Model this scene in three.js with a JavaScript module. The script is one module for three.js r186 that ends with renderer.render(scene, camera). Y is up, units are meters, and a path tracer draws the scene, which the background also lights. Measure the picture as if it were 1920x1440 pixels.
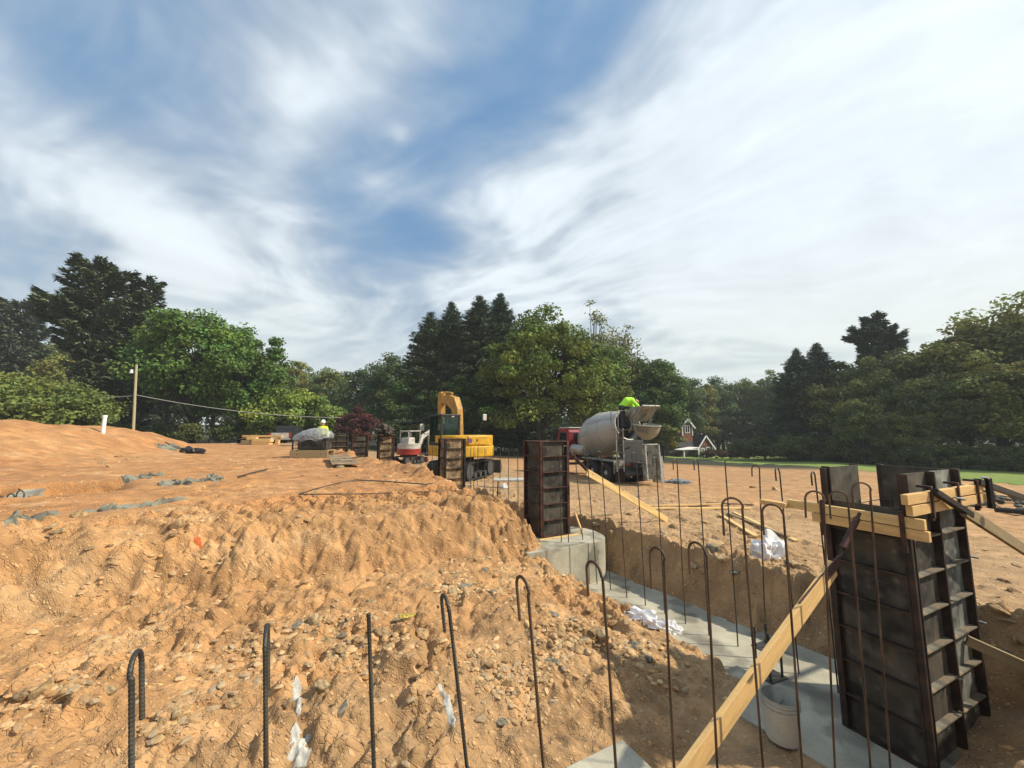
import * as THREE from 'three';
import { RoundedBoxGeometry } from 'three/addons/geometries/RoundedBoxGeometry.js';
import { MarchingCubes } from 'three/addons/objects/MarchingCubes.js';
import { mergeGeometries, mergeVertices, toCreasedNormals } from 'three/addons/utils/BufferGeometryUtils.js';

// ---------------------------------------------------------------- camera
const F = 735, PITCH = Math.atan(85 / F), EYE = 2.8;      // focal length in photo pixels, eye height above the trench floor
const scene = new THREE.Scene();
const camera = new THREE.PerspectiveCamera(2 * Math.atan(720 / F) * 180 / Math.PI, 4 / 3, 0.05, 2000);
camera.position.set(0, EYE, 0);
camera.rotation.set(PITCH, 0, 0);

// ---------------------------------------------------------------- noise
function mulberry(a) { return () => { a |= 0; a = a + 0x6D2B79F5 | 0; let t = Math.imul(a ^ a >>> 15, 1 | a); t = t + Math.imul(t ^ t >>> 7, 61 | t) ^ t; return ((t ^ t >>> 14) >>> 0) / 4294967296; }; }
function h3(x, y, z) { let h = Math.imul(x, 374761393) ^ Math.imul(y, 668265263) ^ Math.imul(z, 2147483647 - 1274126177); h = Math.imul(h ^ h >>> 13, 1274126177); h ^= h >>> 16; return (h >>> 0) / 4294967296; }
function vn(x, y, z = 0) {                                  // value noise, -1..1
  const xi = Math.floor(x), yi = Math.floor(y), zi = Math.floor(z); let u = x - xi, v = y - yi, w = z - zi;
  u = u * u * u * (u * (u * 6 - 15) + 10); v = v * v * v * (v * (v * 6 - 15) + 10); w = w * w * (3 - 2 * w);
  const L = (a, b, t) => a + (b - a) * t;
  const f = (k) => L(L(h3(xi, yi, k), h3(xi + 1, yi, k), u), L(h3(xi, yi + 1, k), h3(xi + 1, yi + 1, k), u), v);
  const a = f(zi); return (w === 0 ? a : L(a, f(zi + 1), w)) * 2 - 1;
}
function fbm(x, y, z = 0, o = 4, g = 0.5) { let s = 0, a = 1, n = 0; for (let i = 0; i < o; i++) { s += a * vn(x, y, z + i * 17); n += a; a *= g; x = x * 2.03 + 11.3; y = y * 2.03 - 7.1; z *= 2.03; } return s / n; }
function worley(x, y, k = 0) {                              // distance to the nearest feature point and its random value
  const xi = Math.floor(x), yi = Math.floor(y); let b = 9, b2 = 9, id = 0;
  for (let j = -1; j <= 1; j++) for (let i = -1; i <= 1; i++) {
    const px = xi + i + h3(xi + i, yi + j, 91 + k), py = yi + j + h3(xi + i, yi + j, 47 + k), d = Math.hypot(px - x, py - y);
    if (d < b) { b2 = b; b = d; id = h3(xi + i, yi + j, 5 + k); } else if (d < b2) b2 = d;
  }
  return [b, id, b2];
}
const clamp = (v, a = 0, b = 1) => Math.max(a, Math.min(b, v)), mix = (a, b, t) => a + (b - a) * t;
const sst = (a, b, v) => { const t = clamp((v - a) / (b - a)); return t * t * (3 - 2 * t); };
function curve(p, v) { if (v <= p[0][0]) return p[0][1]; for (let i = 1; i < p.length; i++) if (v < p[i][0]) { const t = (v - p[i - 1][0]) / (p[i][0] - p[i - 1][0]); return mix(p[i - 1][1], p[i][1], t); } return p[p.length - 1][1]; }

// a photo pixel gives a direction: sideways and upward per metre of depth
const CP = Math.cos(PITCH), SP = Math.sin(PITCH);
function ray(px, py) { const a = (px - 960) / F, b = (720 - py) / F, z = CP - b * SP; return [a / z, (b * CP + SP) / z]; }
const V = (x, y, d) => new THREE.Vector3(x, y, -d);        // x right, y up, d metres away
function onY(px, py, y) { const [a, b] = ray(px, py), d = (y - EYE) / b; return V(a * d, y, d); }
function atD(px, py, d) { const [a, b] = ray(px, py); return V(a * d, EYE + b * d, d); }

// ---------------------------------------------------------------- sun and sky
const SUN = new THREE.Vector3(0.74, 0.66, 0.09).normalize();
const sun = new THREE.DirectionalLight(new THREE.Color(1, 0.89, 0.71), 4.7);
sun.position.copy(SUN).multiplyScalar(120).add(new THREE.Vector3(0, 0, -20)); sun.target.position.set(0, 0, -20);
sun.castShadow = true; sun.shadow.mapSize.set(4096, 4096); sun.shadow.radius = 2; sun.shadow.bias = -0.0005;
Object.assign(sun.shadow.camera, { left: -70, right: 70, top: 70, bottom: -70, near: 1, far: 300 });
scene.add(sun, sun.target);
function makeSky() {
  const W = 2048, H = 1024, data = new Float32Array(W * H * 4);
  const dirOf = (px, py) => { const [a, b] = ray(px, py); return new THREE.Vector3(a, b, -1).normalize(); };
  // where the photograph shows open blue and where it shows cloud banks: [px, py, radius in radians, amount]
  const spots = [[1060, 60, .16, -.5], [960, 170, .15, -.46], [840, 220, .15, -.44], [730, 270, .13, -.34], [640, 260, .09, -.2], [330, 230, .14, -.3], [200, 190, .12, -.22], [660, 440, .14, -.4], [760, 430, .12, -.4], [420, 330, .1, -.2],
    [60, 470, .1, -.28], [60, 80, .22, -.22], [330, 90, .1, .1], [560, 90, .2, .2], [760, 90, .16, .26], [500, 215, .1, .22], [360, 250, .07, .14], [120, 320, .17, .3], [300, 420, .18, .42], [480, 400, .09, .2], [560, 560, .3, .45], [735, 330, .05, .35], [690, 330, .05, .12],
    [760, 235, .025, .4], [1000, 300, .12, .1], [1150, 260, .24, .2], [1320, 150, .2, .1], [1300, 480, .4, .4], [1500, 300, .35, .3], [1650, 160, .3, .16], [1800, 300, .4, .4], [1450, 30, .2, -.18], [1250, 20, .15, -.2], [960, 520, .2, .34], [1120, 30, .1, -.2], [1900, 560, .3, .3]]
    .map(([px, py, r, a]) => [dirOf(px, py), r, a]);
  const sunH = SUN.clone(), d = new THREE.Vector3();
  for (let j = 0; j < H; j++) {
    const el = ((j + .5) / H - .5) * Math.PI, y = Math.sin(el), c = Math.cos(el);
    for (let i = 0; i < W; i++) {
      const ph = ((i + .5) / W - .5) * 2 * Math.PI; d.set(c * Math.cos(ph), y, c * Math.sin(ph));
      const o = (j * W + i) * 4;
      const yy = Math.max(y, 0), q = 1 / (yy + .16);
      let X = d.x * q, Z = d.z * q;
      const wx = fbm(X * .9 + 3, Z * .9, 1, 3) * .4, wz = fbm(X * .9 - 9, Z * .9 + 4, 2, 3) * .4;
      // cirrus streaks run from the lower left to the upper right of the view
      const U = (X + wx) * .62 + (Z + wz) * .45, Vv = -(X + wx) * .62 + (Z + wz) * .9;
      const n1 = fbm(U * .95, Vv * 1.5, 3, 5, .52), n2 = fbm(X * 3.2 + wx * 2, Z * 3.6 + wz * 2, 7, 4, .55), n3 = fbm(U * 2.1 + 5, Vv * 6.5, 11, 4, .55);
      const n4 = fbm(X * 8 + wx * 6 + 3, Z * 9 + wz * 6, 13, 4, .6), n5 = fbm(U * 6 + 2, Vv * 15, 15, 3, .6);
      let cov = .48;
      const dw = new THREE.Vector3(d.x + .07 * n2 + .05 * wx, d.y + .05 * n3 + .04 * wz, d.z + .06 * n1).normalize();
      if (y > -.05) for (const [s, r, a] of spots) { const g = 2 - 2 * s.dot(dw); const e = g / (r * r); if (e < 9) cov += a * .8 * Math.exp(-e * 1.1); }
      cov += (.78 - cov) * sst(.34, .04, yy) * .75;
      const den = cov + (n1 * .28 + n2 * .22 + n3 * .16 + n4 * .15 + n5 * .12) * (1 - .75 * sst(.34, .05, yy));
      let al = clamp(sst(-.16, 1.12, den) * .97 + sst(.5, 1.05, den) * .08);
      const near = Math.max(0, d.dot(sunH)), glow = .30 * Math.pow(near, 3) + .35 * Math.pow(near, 12);
      const hz = Math.exp(-yy * 5.5);
      let r = mix(.125, .47, hz), g = mix(.255, .60, hz), b = mix(.45, .67, hz);
      r += glow * .5; g += glow * .52; b += glow * .5;
      const lowSky = 1 - .8 * sst(.4, .06, yy), wh = .545 + (.06 * n2 + .05 * n3 + .05 * n4 + .03 * n5) * lowSky + .13 * sst(.35, 1.0, den) + glow * .42;
      const warm = sst(.45, .0, yy) * (.65 + .35 * near);
      const cr = wh * (.98 + .05 * warm), cg = wh * (1.08 + .02 * warm), cb = wh * (1.16 - .16 * warm);
      r = mix(r, cr, al); g = mix(g, cg, al); b = mix(b, cb, al);
      if (y < 0) { const t = sst(0, -.12, y); r = mix(r, .16, t); g = mix(g, .14, t); b = mix(b, .09, t); }
      data[o] = r; data[o + 1] = g; data[o + 2] = b; data[o + 3] = 1;
    }
  }
  const t = new THREE.DataTexture(data, W, H, THREE.RGBAFormat, THREE.FloatType);
  t.mapping = THREE.EquirectangularReflectionMapping; t.magFilter = t.minFilter = THREE.LinearFilter; t.wrapS = THREE.RepeatWrapping; t.needsUpdate = true;
  return t;
}
scene.background = makeSky(); scene.environment = scene.background;
const renderer = new THREE.WebGLRenderer({ antialias: true });
renderer.toneMapping = THREE.LinearToneMapping; renderer.toneMappingExposure = 1.22; renderer.shadowMap.enabled = true;

// ---------------------------------------------------------------- textures and materials
function tex(size, fn, color = true, rep = 1) {             // tileable: fn(u, v, N) with N(freq, seed) periodic noise 0..1
  const d = new Uint8Array(size * size * 4);
  const pn = (u, v, f, s) => { const x = u * f, y = v * f, xi = Math.floor(x), yi = Math.floor(y); let a = x - xi, b = y - yi; a = a * a * (3 - 2 * a); b = b * b * (3 - 2 * b); const m = (k) => ((k % f) + f) % f; const q = (i, j) => h3(m(i), m(j), s); return mix(mix(q(xi, yi), q(xi + 1, yi), a), mix(q(xi, yi + 1), q(xi + 1, yi + 1), a), b); };
  for (let j = 0; j < size; j++) for (let i = 0; i < size; i++) { const r = fn(i / size, j / size, pn), o = (j * size + i) * 4; for (let k = 0; k < 3; k++) d[o + k] = clamp(color ? (Array.isArray(r) ? r[k] : r) : r) * 255; d[o + 3] = 255; }
  const t = new THREE.DataTexture(d, size, size); t.wrapS = t.wrapT = THREE.RepeatWrapping; t.magFilter = THREE.LinearFilter; t.minFilter = THREE.LinearMipmapLinearFilter; t.generateMipmaps = true;
  if (color) t.colorSpace = THREE.SRGBColorSpace; t.repeat.set(rep, rep); t.needsUpdate = true; return t;
}
const pf = (N, u, v, f, s, o = 4) => { let a = 0, w = .5, n = 0; for (let i = 0; i < o; i++) { a += w * N(u, v, f << i, s + i); n += w; w *= .5; } return a / n; };
const wl = (u, v, f, s) => { const x = u * f, y = v * f, xi = Math.floor(x), yi = Math.floor(y), m = (k) => ((k % f) + f) % f; let b = 9, id = 0, b2 = 9; for (let j = -1; j <= 1; j++) for (let i = -1; i <= 1; i++) { const a = m(xi + i), c = m(yi + j), dd = Math.hypot(xi + i + h3(a, c, s) - x, yi + j + h3(a, c, s + 3) - y); if (dd < b) { b2 = b; b = dd; id = h3(a, c, s + 7); } else if (dd < b2) b2 = dd; } return [b, id, b2]; };
const soilMap = tex(1024, (u, v, N) => { const n = pf(N, u, v, 8, 1, 6), p = wl(u, v, 60, 5), q = wl(u, v, 26, 15), f = N(u, v, 512, 4); let t = .62 + .34 * n + .10 * (f - .5); let r = t, g = t, b = t; if (p[0] < .26 && p[1] > .62) { const k = .8 + .36 * h3(p[1] * 1e4 | 0, 1, 2); r = .86 * k; g = .87 * k; b = .9 * k; } if (q[0] < .22 && q[1] > .8) { const k = .72 + .4 * h3(q[1] * 1e4 | 0, 3, 2); r = .9 * k; g = .92 * k; b = .96 * k; } return [r, g, b]; });
const soilBump = tex(1024, (u, v, N) => { const n = pf(N, u, v, 12, 21, 6), p = wl(u, v, 60, 5), q = wl(u, v, 26, 15); const ck = wl(u, v, 38, 25), ck2 = wl(u, v, 90, 29); let h = .35 * n + .30 * ck[1] * sst(0, .2, ck[2] - ck[0]) + .14 * ck2[1] * sst(0, .25, ck2[2] - ck2[0]); if (p[1] > .62) h += .22 * sst(.34, .1, p[0]); if (q[1] > .8) h += .4 * sst(.3, .1, q[0]); return h; }, false);
const concMap = tex(512, (u, v, N) => { const n = pf(N, u, v, 4, 31, 7), f = N(u, v, 256, 33); const st = pf(N, u, v, 3, 35, 4); const t = .70 + .30 * (n - .5) + .10 * (f - .5) - .14 * sst(.52, .68, st); return [t * 1.0, t * 1.0, t * .97]; });
const fineBump = tex(512, (u, v, N) => pf(N, u, v, 32, 41, 4), false);
const woodMap = tex(512, (u, v, N) => { const w = N(u, v, 4, 51) * .05 + N(u, v, 8, 52) * .02; const g = pf(N, 0.13, (v + w) % 1, 32, 53, 3) * .55 + N(u, v + w, 128, 55) * .1 + N(u * .1, v, 256, 57) * .18; const k = wl(u, v, 3, 58); let t = .78 + .36 * (g - .3); const kn = sst(.10, .05, k[0]) * (k[1] > .6 ? 1 : 0); t *= 1 - .45 * kn; return [t * 1.02, t * .95, t * .80]; });
const plyMap = tex(512, (u, v, N) => { const n = pf(N, u, v, 4, 61, 5), st = pf(N, u, .2, 32, 66, 2) * .5 + N(u, v, 16, 63) * .5; const sp = wl(u, v, 14, 68); let t = .45 + .55 * n + .35 * (st - .5); if (sp[1] > .6) t += .35 * sst(.34, .02, sp[0] + .2 * (N(u, v, 64, 62) - .5)) * N(u, v, 32, 69); t -= .3 * sst(.55, .7, pf(N, u, v, 6, 64, 4)); return [t, t, t * .97]; });
const rustMap = tex(512, (u, v, N) => { const n = pf(N, u, v, 6, 71, 6), m = pf(N, u, v, 16, 77, 4); const t = .5 + .6 * (n - .3); const k = sst(.5, .62, m); return [mix(t, t * .85, k), mix(t, t * .95, k), mix(t, t * 1.05, k)]; });
const grimeMap = tex(512, (u, v, N) => { const n = pf(N, u, v, 5, 81, 6), s = pf(N, u, v * .25 % 1, 24, 85, 3); const t = .80 + .3 * (n - .5) - .12 * sst(.55, .75, s); return [t, t * .99, t * .96]; });
const bagBump = tex(512, (u, v, N) => 1 - Math.abs(pf(N, u, v, 6, 91, 4) * 2 - 1), false);
const lin = (r, g, b) => new THREE.Color().setRGB(r, g, b);
function std(c, rough = .85, o = {}) { return new THREE.MeshStandardMaterial({ color: Array.isArray(c) ? lin(...c) : c, roughness: rough, metalness: 0, ...o }); }
const M = {
  soil: std([1, 1, 1], .97, { map: soilMap, bumpMap: soilBump, bumpScale: .021, vertexColors: true }),
  concrete: std([.80, .75, .62], .9, { map: concMap, bumpMap: fineBump, bumpScale: .003 }),
  concreteWet: std([.42, .41, .34], .8, { map: concMap, bumpMap: fineBump, bumpScale: .006 }),
  wood: std([.90, .67, .39], .75, { map: woodMap, bumpMap: woodMap, bumpScale: .0008 }),
  woodPale: std([1, .80, .48], .75, { map: woodMap, bumpMap: woodMap, bumpScale: .0008 }),
  woodGrey: std([.40, .35, .27], .85, { map: woodMap, bumpMap: woodMap, bumpScale: .001 }),
  plyDark: std([.062, .048, .037], .7, { map: plyMap, bumpMap: fineBump, bumpScale: .001 }),
  plyGrey: std([.34, .345, .32], .75, { map: plyMap, bumpMap: fineBump, bumpScale: .001 }),
  plyMid: std([.125, .105, .08], .75, { map: plyMap, bumpMap: fineBump, bumpScale: .001 }),
  plyTan: std([.52, .36, .21], .8, { map: plyMap, bumpMap: fineBump, bumpScale: .001 }),
  railDust: std([.50, .36, .22], .85, { map: rustMap }),
  rail: std([.135, .075, .05], .62, { map: rustMap, metalness: .25, bumpMap: fineBump, bumpScale: .0008 }),
  railRed: std([.24, .085, .055], .62, { map: rustMap, metalness: .2, bumpMap: fineBump, bumpScale: .0008 }),
  railDark: std([.05, .038, .03], .6, { map: rustMap, metalness: .25 }),
  rebar: std([.24, .21, .165], .55, { map: rustMap, metalness: .55 }),
  rebarRust: std([.36, .205, .11], .68, { map: rustMap, metalness: .35 }),
  steel: std([.08, .075, .07], .45, { metalness: .7 }),
  yellow: std([.92, .53, .03], .5, { map: grimeMap }), boomY: std([.74, .40, .08], .6, { map: grimeMap }),
  black: std([.016, .016, .017], .55), rubber: std([.028, .026, .024], .85), darkGrey: std([.05, .05, .05], .7),
  white: std([.74, .74, .71], .5, { map: grimeMap }), red: std([.50, .05, .04], .45, { map: grimeMap }), cabRed: std([.36, .035, .055], .45, { map: grimeMap }),
  drum: std([.58, .58, .57], .5, { map: grimeMap, metalness: .25 }), chute: std([.66, .66, .60], .62, { map: concMap, metalness: .15 }),
  glass: new THREE.MeshPhysicalMaterial({ color: lin(.55, .72, .66), roughness: .05, transmission: 1, thickness: 0, ior: 1.5 }),
  glassDark: std([.02, .03, .028], .06, { metalness: .1 }),
  mirror: std([.8, .8, .8], .12, { metalness: 1 }),
  bag: std([.80, .80, .80], .4, { bumpMap: bagBump, bumpScale: .006 }),
  bagBlack: std([.02, .021, .024], .35, { bumpMap: bagBump, bumpScale: .02 }),
  tarp: std([.17, .20, .23], .5, { bumpMap: bagBump, bumpScale: .03 }),
  plastic: new THREE.MeshPhysicalMaterial({ color: lin(.72, .75, .75), roughness: .3, transmission: .78, thickness: 0, side: THREE.DoubleSide, bumpMap: bagBump, bumpScale: .02 }),
  lime: std([1, .99, .96], .95, { map: concMap, bumpMap: fineBump, bumpScale: .006 }),
  hiviz: std([.45, .95, .06], .85), hivizY: std([.72, .80, .04], .85), skin: std([.42, .23, .15], .6), jeans: std([.03, .036, .055], .9), helmet: std([.8, .8, .78], .3), hair: std([.03, .02, .015], .8),
  pole: std([.62, .61, .56], .85, { map: woodMap }), wire: std([.30, .31, .29], .6),
  brick: std([.50, .15, .07], .85, { map: concMap }), trim: std([.80, .80, .77], .6), roof: std([.05, .055, .065], .85, { map: concMap }), siding: std([.36, .37, .35], .8, { map: concMap }), darkWood: std([.06, .05, .04], .85),
  bark: std([.11, .085, .06], .95, { map: rustMap }), barkPale: std([.22, .20, .17], .95, { map: rustMap }),
  pvc: std([.8, .81, .83], .35), orange: std([.75, .17, .05], .9), twig: std([.55, .48, .08], .8),
};

// ---------------------------------------------------------------- builders
const used = {};
function numbered(n) { const k = used[n] = (used[n] ?? -1) + 1; return k ? `${n}_${String(k).padStart(3, '0')}` : n; }
function tag(o, label, category, group, kind) { if (label) o.userData.label = label; if (category) o.userData.category = category; if (group) o.userData.group = group; if (kind) o.userData.kind = kind; return o; }
function thing(name, label, category, pos, turn = 0, group) { const o = new THREE.Group(); o.name = numbered(name); if (pos) o.position.copy(pos); o.rotation.y = turn; scene.add(o); return tag(o, label, category, group); }
function part(name, geo, mat, parent) { const m = new THREE.Mesh(Array.isArray(geo) ? join(geo) : geo, mat); m.name = name; parent.add(m); return m; }
function single(name, geo, mat, label, category, group, pos, turn = 0) { const m = new THREE.Mesh(Array.isArray(geo) ? join(geo) : geo, mat); m.name = numbered(name); if (pos) m.position.copy(pos); m.rotation.y = turn; scene.add(m); return tag(m, label, category, group); }
function setting(name, geo, mat) { const m = new THREE.Mesh(geo, mat); m.name = name; m.userData.kind = 'structure'; scene.add(m); return m; }
function stuff(name, o, label, category) { o.name = name; o.userData = { kind: 'stuff', label, category }; scene.add(o); return o; }
function join(list) { return mergeGeometries(list.map((g) => { let q = g.index ? g.toNonIndexed() : g; for (const k of Object.keys(q.attributes)) if (!['position', 'normal', 'uv'].includes(k)) q.deleteAttribute(k); if (!q.attributes.uv) q.setAttribute('uv', new THREE.BufferAttribute(new Float32Array(q.attributes.position.count * 2), 2)); return q; })); }
function metreUV(g, s = 1) {                                 // uv in metres, by the way each face points; the long side of a board runs along u
  if (g.index) g = g.toNonIndexed();
  const p = g.attributes.position, uv = new Float32Array(p.count * 2), a = new THREE.Vector3(), b = new THREE.Vector3(), c = new THREE.Vector3();
  for (let i = 0; i < p.count; i += 3) {
    a.fromBufferAttribute(p, i); b.fromBufferAttribute(p, i + 1); c.fromBufferAttribute(p, i + 2);
    const n = b.clone().sub(a).cross(c.clone().sub(a)), ax = Math.abs(n.x), ay = Math.abs(n.y), az = Math.abs(n.z);
    for (const [k, q] of [[i, a], [i + 1, b], [i + 2, c]]) { const [u, v] = ax > ay && ax > az ? [q.z, q.y] : ay > az ? [q.x, q.z] : [q.x, q.y]; uv[k * 2] = u * s; uv[k * 2 + 1] = v * s; }
  }
  g.setAttribute('uv', new THREE.BufferAttribute(uv, 2)); return g;
}
function at(g, x = 0, y = 0, z = 0, rx = 0, ry = 0, rz = 0) { g.applyMatrix4(new THREE.Matrix4().compose(new THREE.Vector3(x, y, z), new THREE.Quaternion().setFromEuler(new THREE.Euler(rx, ry, rz)), new THREE.Vector3(1, 1, 1))); return g; }
function box(w, h, d, x = 0, y = 0, z = 0, r = 0, s = 1) { const g = r ? new RoundedBoxGeometry(w, h, d, 2, r) : new THREE.BoxGeometry(w, h, d); return at(metreUV(g, s), x, y, z); }
function cyl(r1, r2, h, seg = 16, x = 0, y = 0, z = 0) { return at(new THREE.CylinderGeometry(r1, r2, h, seg), x, y, z); }
function tube(pts, r, seg = 8, n) { return new THREE.TubeGeometry(pts.length === 2 ? new THREE.LineCurve3(...pts) : new THREE.CatmullRomCurve3(pts, false, 'centripetal'), n ?? Math.max(2, pts.length * 5), r, seg); }
function rod(a, b, r, seg = 8) { const L = a.distanceTo(b), g = new THREE.CylinderGeometry(r, r, L, seg); g.applyQuaternion(new THREE.Quaternion().setFromUnitVectors(new THREE.Vector3(0, 1, 0), b.clone().sub(a).normalize())); const m = a.clone().add(b).multiplyScalar(.5); g.translate(m.x, m.y, m.z); return g; }
function beam(a, b, w, t, up = new THREE.Vector3(0, 1, 0), r = .004) {   // a board from a to b, width w across, thickness t along 'up'
  const X = b.clone().sub(a), L = X.length(); X.normalize(); const Z = new THREE.Vector3().crossVectors(X, up).normalize(), Y = new THREE.Vector3().crossVectors(Z, X);
  const g = metreUV(new RoundedBoxGeometry(L, t, w, 1, Math.min(r, t * .3)), .55); const m = a.clone().add(b).multiplyScalar(.5);
  const off = h3(a.x * 997 | 0, a.z * 991 | 0, b.x * 983 | 0); const uv = g.attributes.uv; for (let i = 0; i < uv.count; i++) uv.setXY(i, uv.getX(i) + off, uv.getY(i) + off * 7.3);
  g.applyMatrix4(new THREE.Matrix4().makeBasis(X, Y, Z).setPosition(m)); return g;
}
function prism(pts, depth, bevel = 0) { const s = new THREE.Shape(pts.map(([x, y]) => new THREE.Vector2(x, y))); const g = new THREE.ExtrudeGeometry(s, { depth, bevelEnabled: bevel > 0, bevelSize: bevel, bevelThickness: bevel, bevelSegments: 2, steps: 1 }); g.translate(0, 0, -depth / 2); return metreUV(g); }
function smooth(g, fn, crease = 0) { g = mergeVertices((() => { g.deleteAttribute('normal'); g.deleteAttribute('uv'); return g; })(), 1e-4); const p = g.attributes.position, v = new THREE.Vector3(); for (let i = 0; i < p.count; i++) { v.fromBufferAttribute(p, i); fn(v); p.setXYZ(i, v.x, v.y, v.z); } g.computeVertexNormals(); if (crease) g = toCreasedNormals(g, crease); return metreUV2(g); }
function metreUV2(g) { const p = g.attributes.position, uv = new Float32Array(p.count * 2); for (let i = 0; i < p.count; i++) { uv[i * 2] = p.getX(i) + p.getY(i) * .5; uv[i * 2 + 1] = p.getZ(i) + p.getY(i) * .5; } g.setAttribute('uv', new THREE.BufferAttribute(uv, 2)); return g; }
function lump(w, h, d, amp, freq, seed, detail = 4, crease = 0) { return smooth(new THREE.IcosahedronGeometry(1, detail), (v) => { const n = fbm(v.x * freq + seed, v.y * freq, v.z * freq + seed, 4), r = 1 + amp * (n - .6 * Math.abs(vn(v.x * freq * 1.7, v.y * freq * 1.7 + seed, v.z * freq * 1.7))); v.multiplyScalar(r); v.x *= w / 2; v.z *= d / 2; v.y = v.y < 0 ? v.y * h * .25 : v.y * h * .75; }, crease); }
// a figure or other rounded body: tapered capsules [x1,y1,z1,r1, x2,y2,z2,r2] joined smoothly
function body(caps, res = 44, k = .05) {
  const bb = new THREE.Box3(); for (const c of caps) { for (const o of [0, 4]) { const r = c[o + 3] + .06; bb.expandByPoint(new THREE.Vector3(c[o] - r, c[o + 1] - r, c[o + 2] - r)); bb.expandByPoint(new THREE.Vector3(c[o] + r, c[o + 1] + r, c[o + 2] + r)); } }
  const C = bb.getCenter(new THREE.Vector3()), S = bb.getSize(new THREE.Vector3()), half = Math.max(S.x, S.y, S.z) / 2 * 1.08;
  const mc = new MarchingCubes(res, new THREE.MeshBasicMaterial(), false, false, 60000); const n = mc.size, hs = n / 2;
  for (let z = 0; z < n; z++) for (let y = 0; y < n; y++) for (let x = 0; x < n; x++) {
    const px = (x - hs) / hs * half + C.x, py = (y - hs) / hs * half + C.y, pz = (z - hs) / hs * half + C.z; let D = 1e3;
    for (const c of caps) { const bx = c[4] - c[0], by = c[5] - c[1], bz = c[6] - c[2], t = clamp(((px - c[0]) * bx + (py - c[1]) * by + (pz - c[2]) * bz) / (bx * bx + by * by + bz * bz + 1e-9)); const d = Math.hypot(px - c[0] - bx * t, py - c[1] - by * t, pz - c[2] - bz * t) - mix(c[3], c[7], t); const h = Math.max(k - Math.abs(D - d), 0) / k; D = Math.min(D, d) - h * h * k * .25; }
    mc.field[z * n * n + y * n + x] = -D;
  }
  mc.isolation = 0; mc.update(); const g = new THREE.BufferGeometry(), N = mc.count;
  const P = new Float32Array(N * 3); for (let i = 0; i < N; i++) { P[i * 3] = mc.positionArray[i * 3] * half + C.x; P[i * 3 + 1] = mc.positionArray[i * 3 + 1] * half + C.y; P[i * 3 + 2] = mc.positionArray[i * 3 + 2] * half + C.z; }
  g.setAttribute('position', new THREE.BufferAttribute(P, 3)); const m = mergeVertices(g, 1e-4); m.computeVertexNormals(); return metreUV2(m);
}

// ---------------------------------------------------------------- the ground
const E1 = new THREE.Vector3(.883, 0, -.469), E2 = new THREE.Vector3(-.469, 0, -.883);   // along the front wall, and into the site
const COLDIR = new THREE.Vector3(-.56, 0, -.83);                                          // along the row of column forms
const sOf = (x, d) => -.469 * x + .883 * (d - 1.88), tOf = (x, d) => .83 * (x - 3.56) + .56 * (d - 3.94);
const FRONT = [[-1.5, 1.25], [-.95, 1.15], [-.55, -.03], [1.0, -.03], [1.25, .12], [1.6, .34], [2.15, .55], [2.8, .62], [4.55, .80], [4.85, 1.12], [5.12, 1.40], [5.4, 1.5], [6.4, 1.53]];
const bump2 = (x, d, cx, cd, rx, rd, turn = 0) => { const c = Math.cos(turn), s = Math.sin(turn), u = ((x - cx) * c + (d - cd) * s) / rx, v = (-(x - cx) * s + (d - cd) * c) / rd; return Math.exp(-(u * u + v * v)); };
function siteY(t, a = .46) { return .8 - .066 * clamp(t - 1.25, 0, 11.4) - mix(.047, .033, sst(.5, .85, a)) * Math.max(0, t - 12.65) + .04 * Math.max(0, t - 66); }
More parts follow.
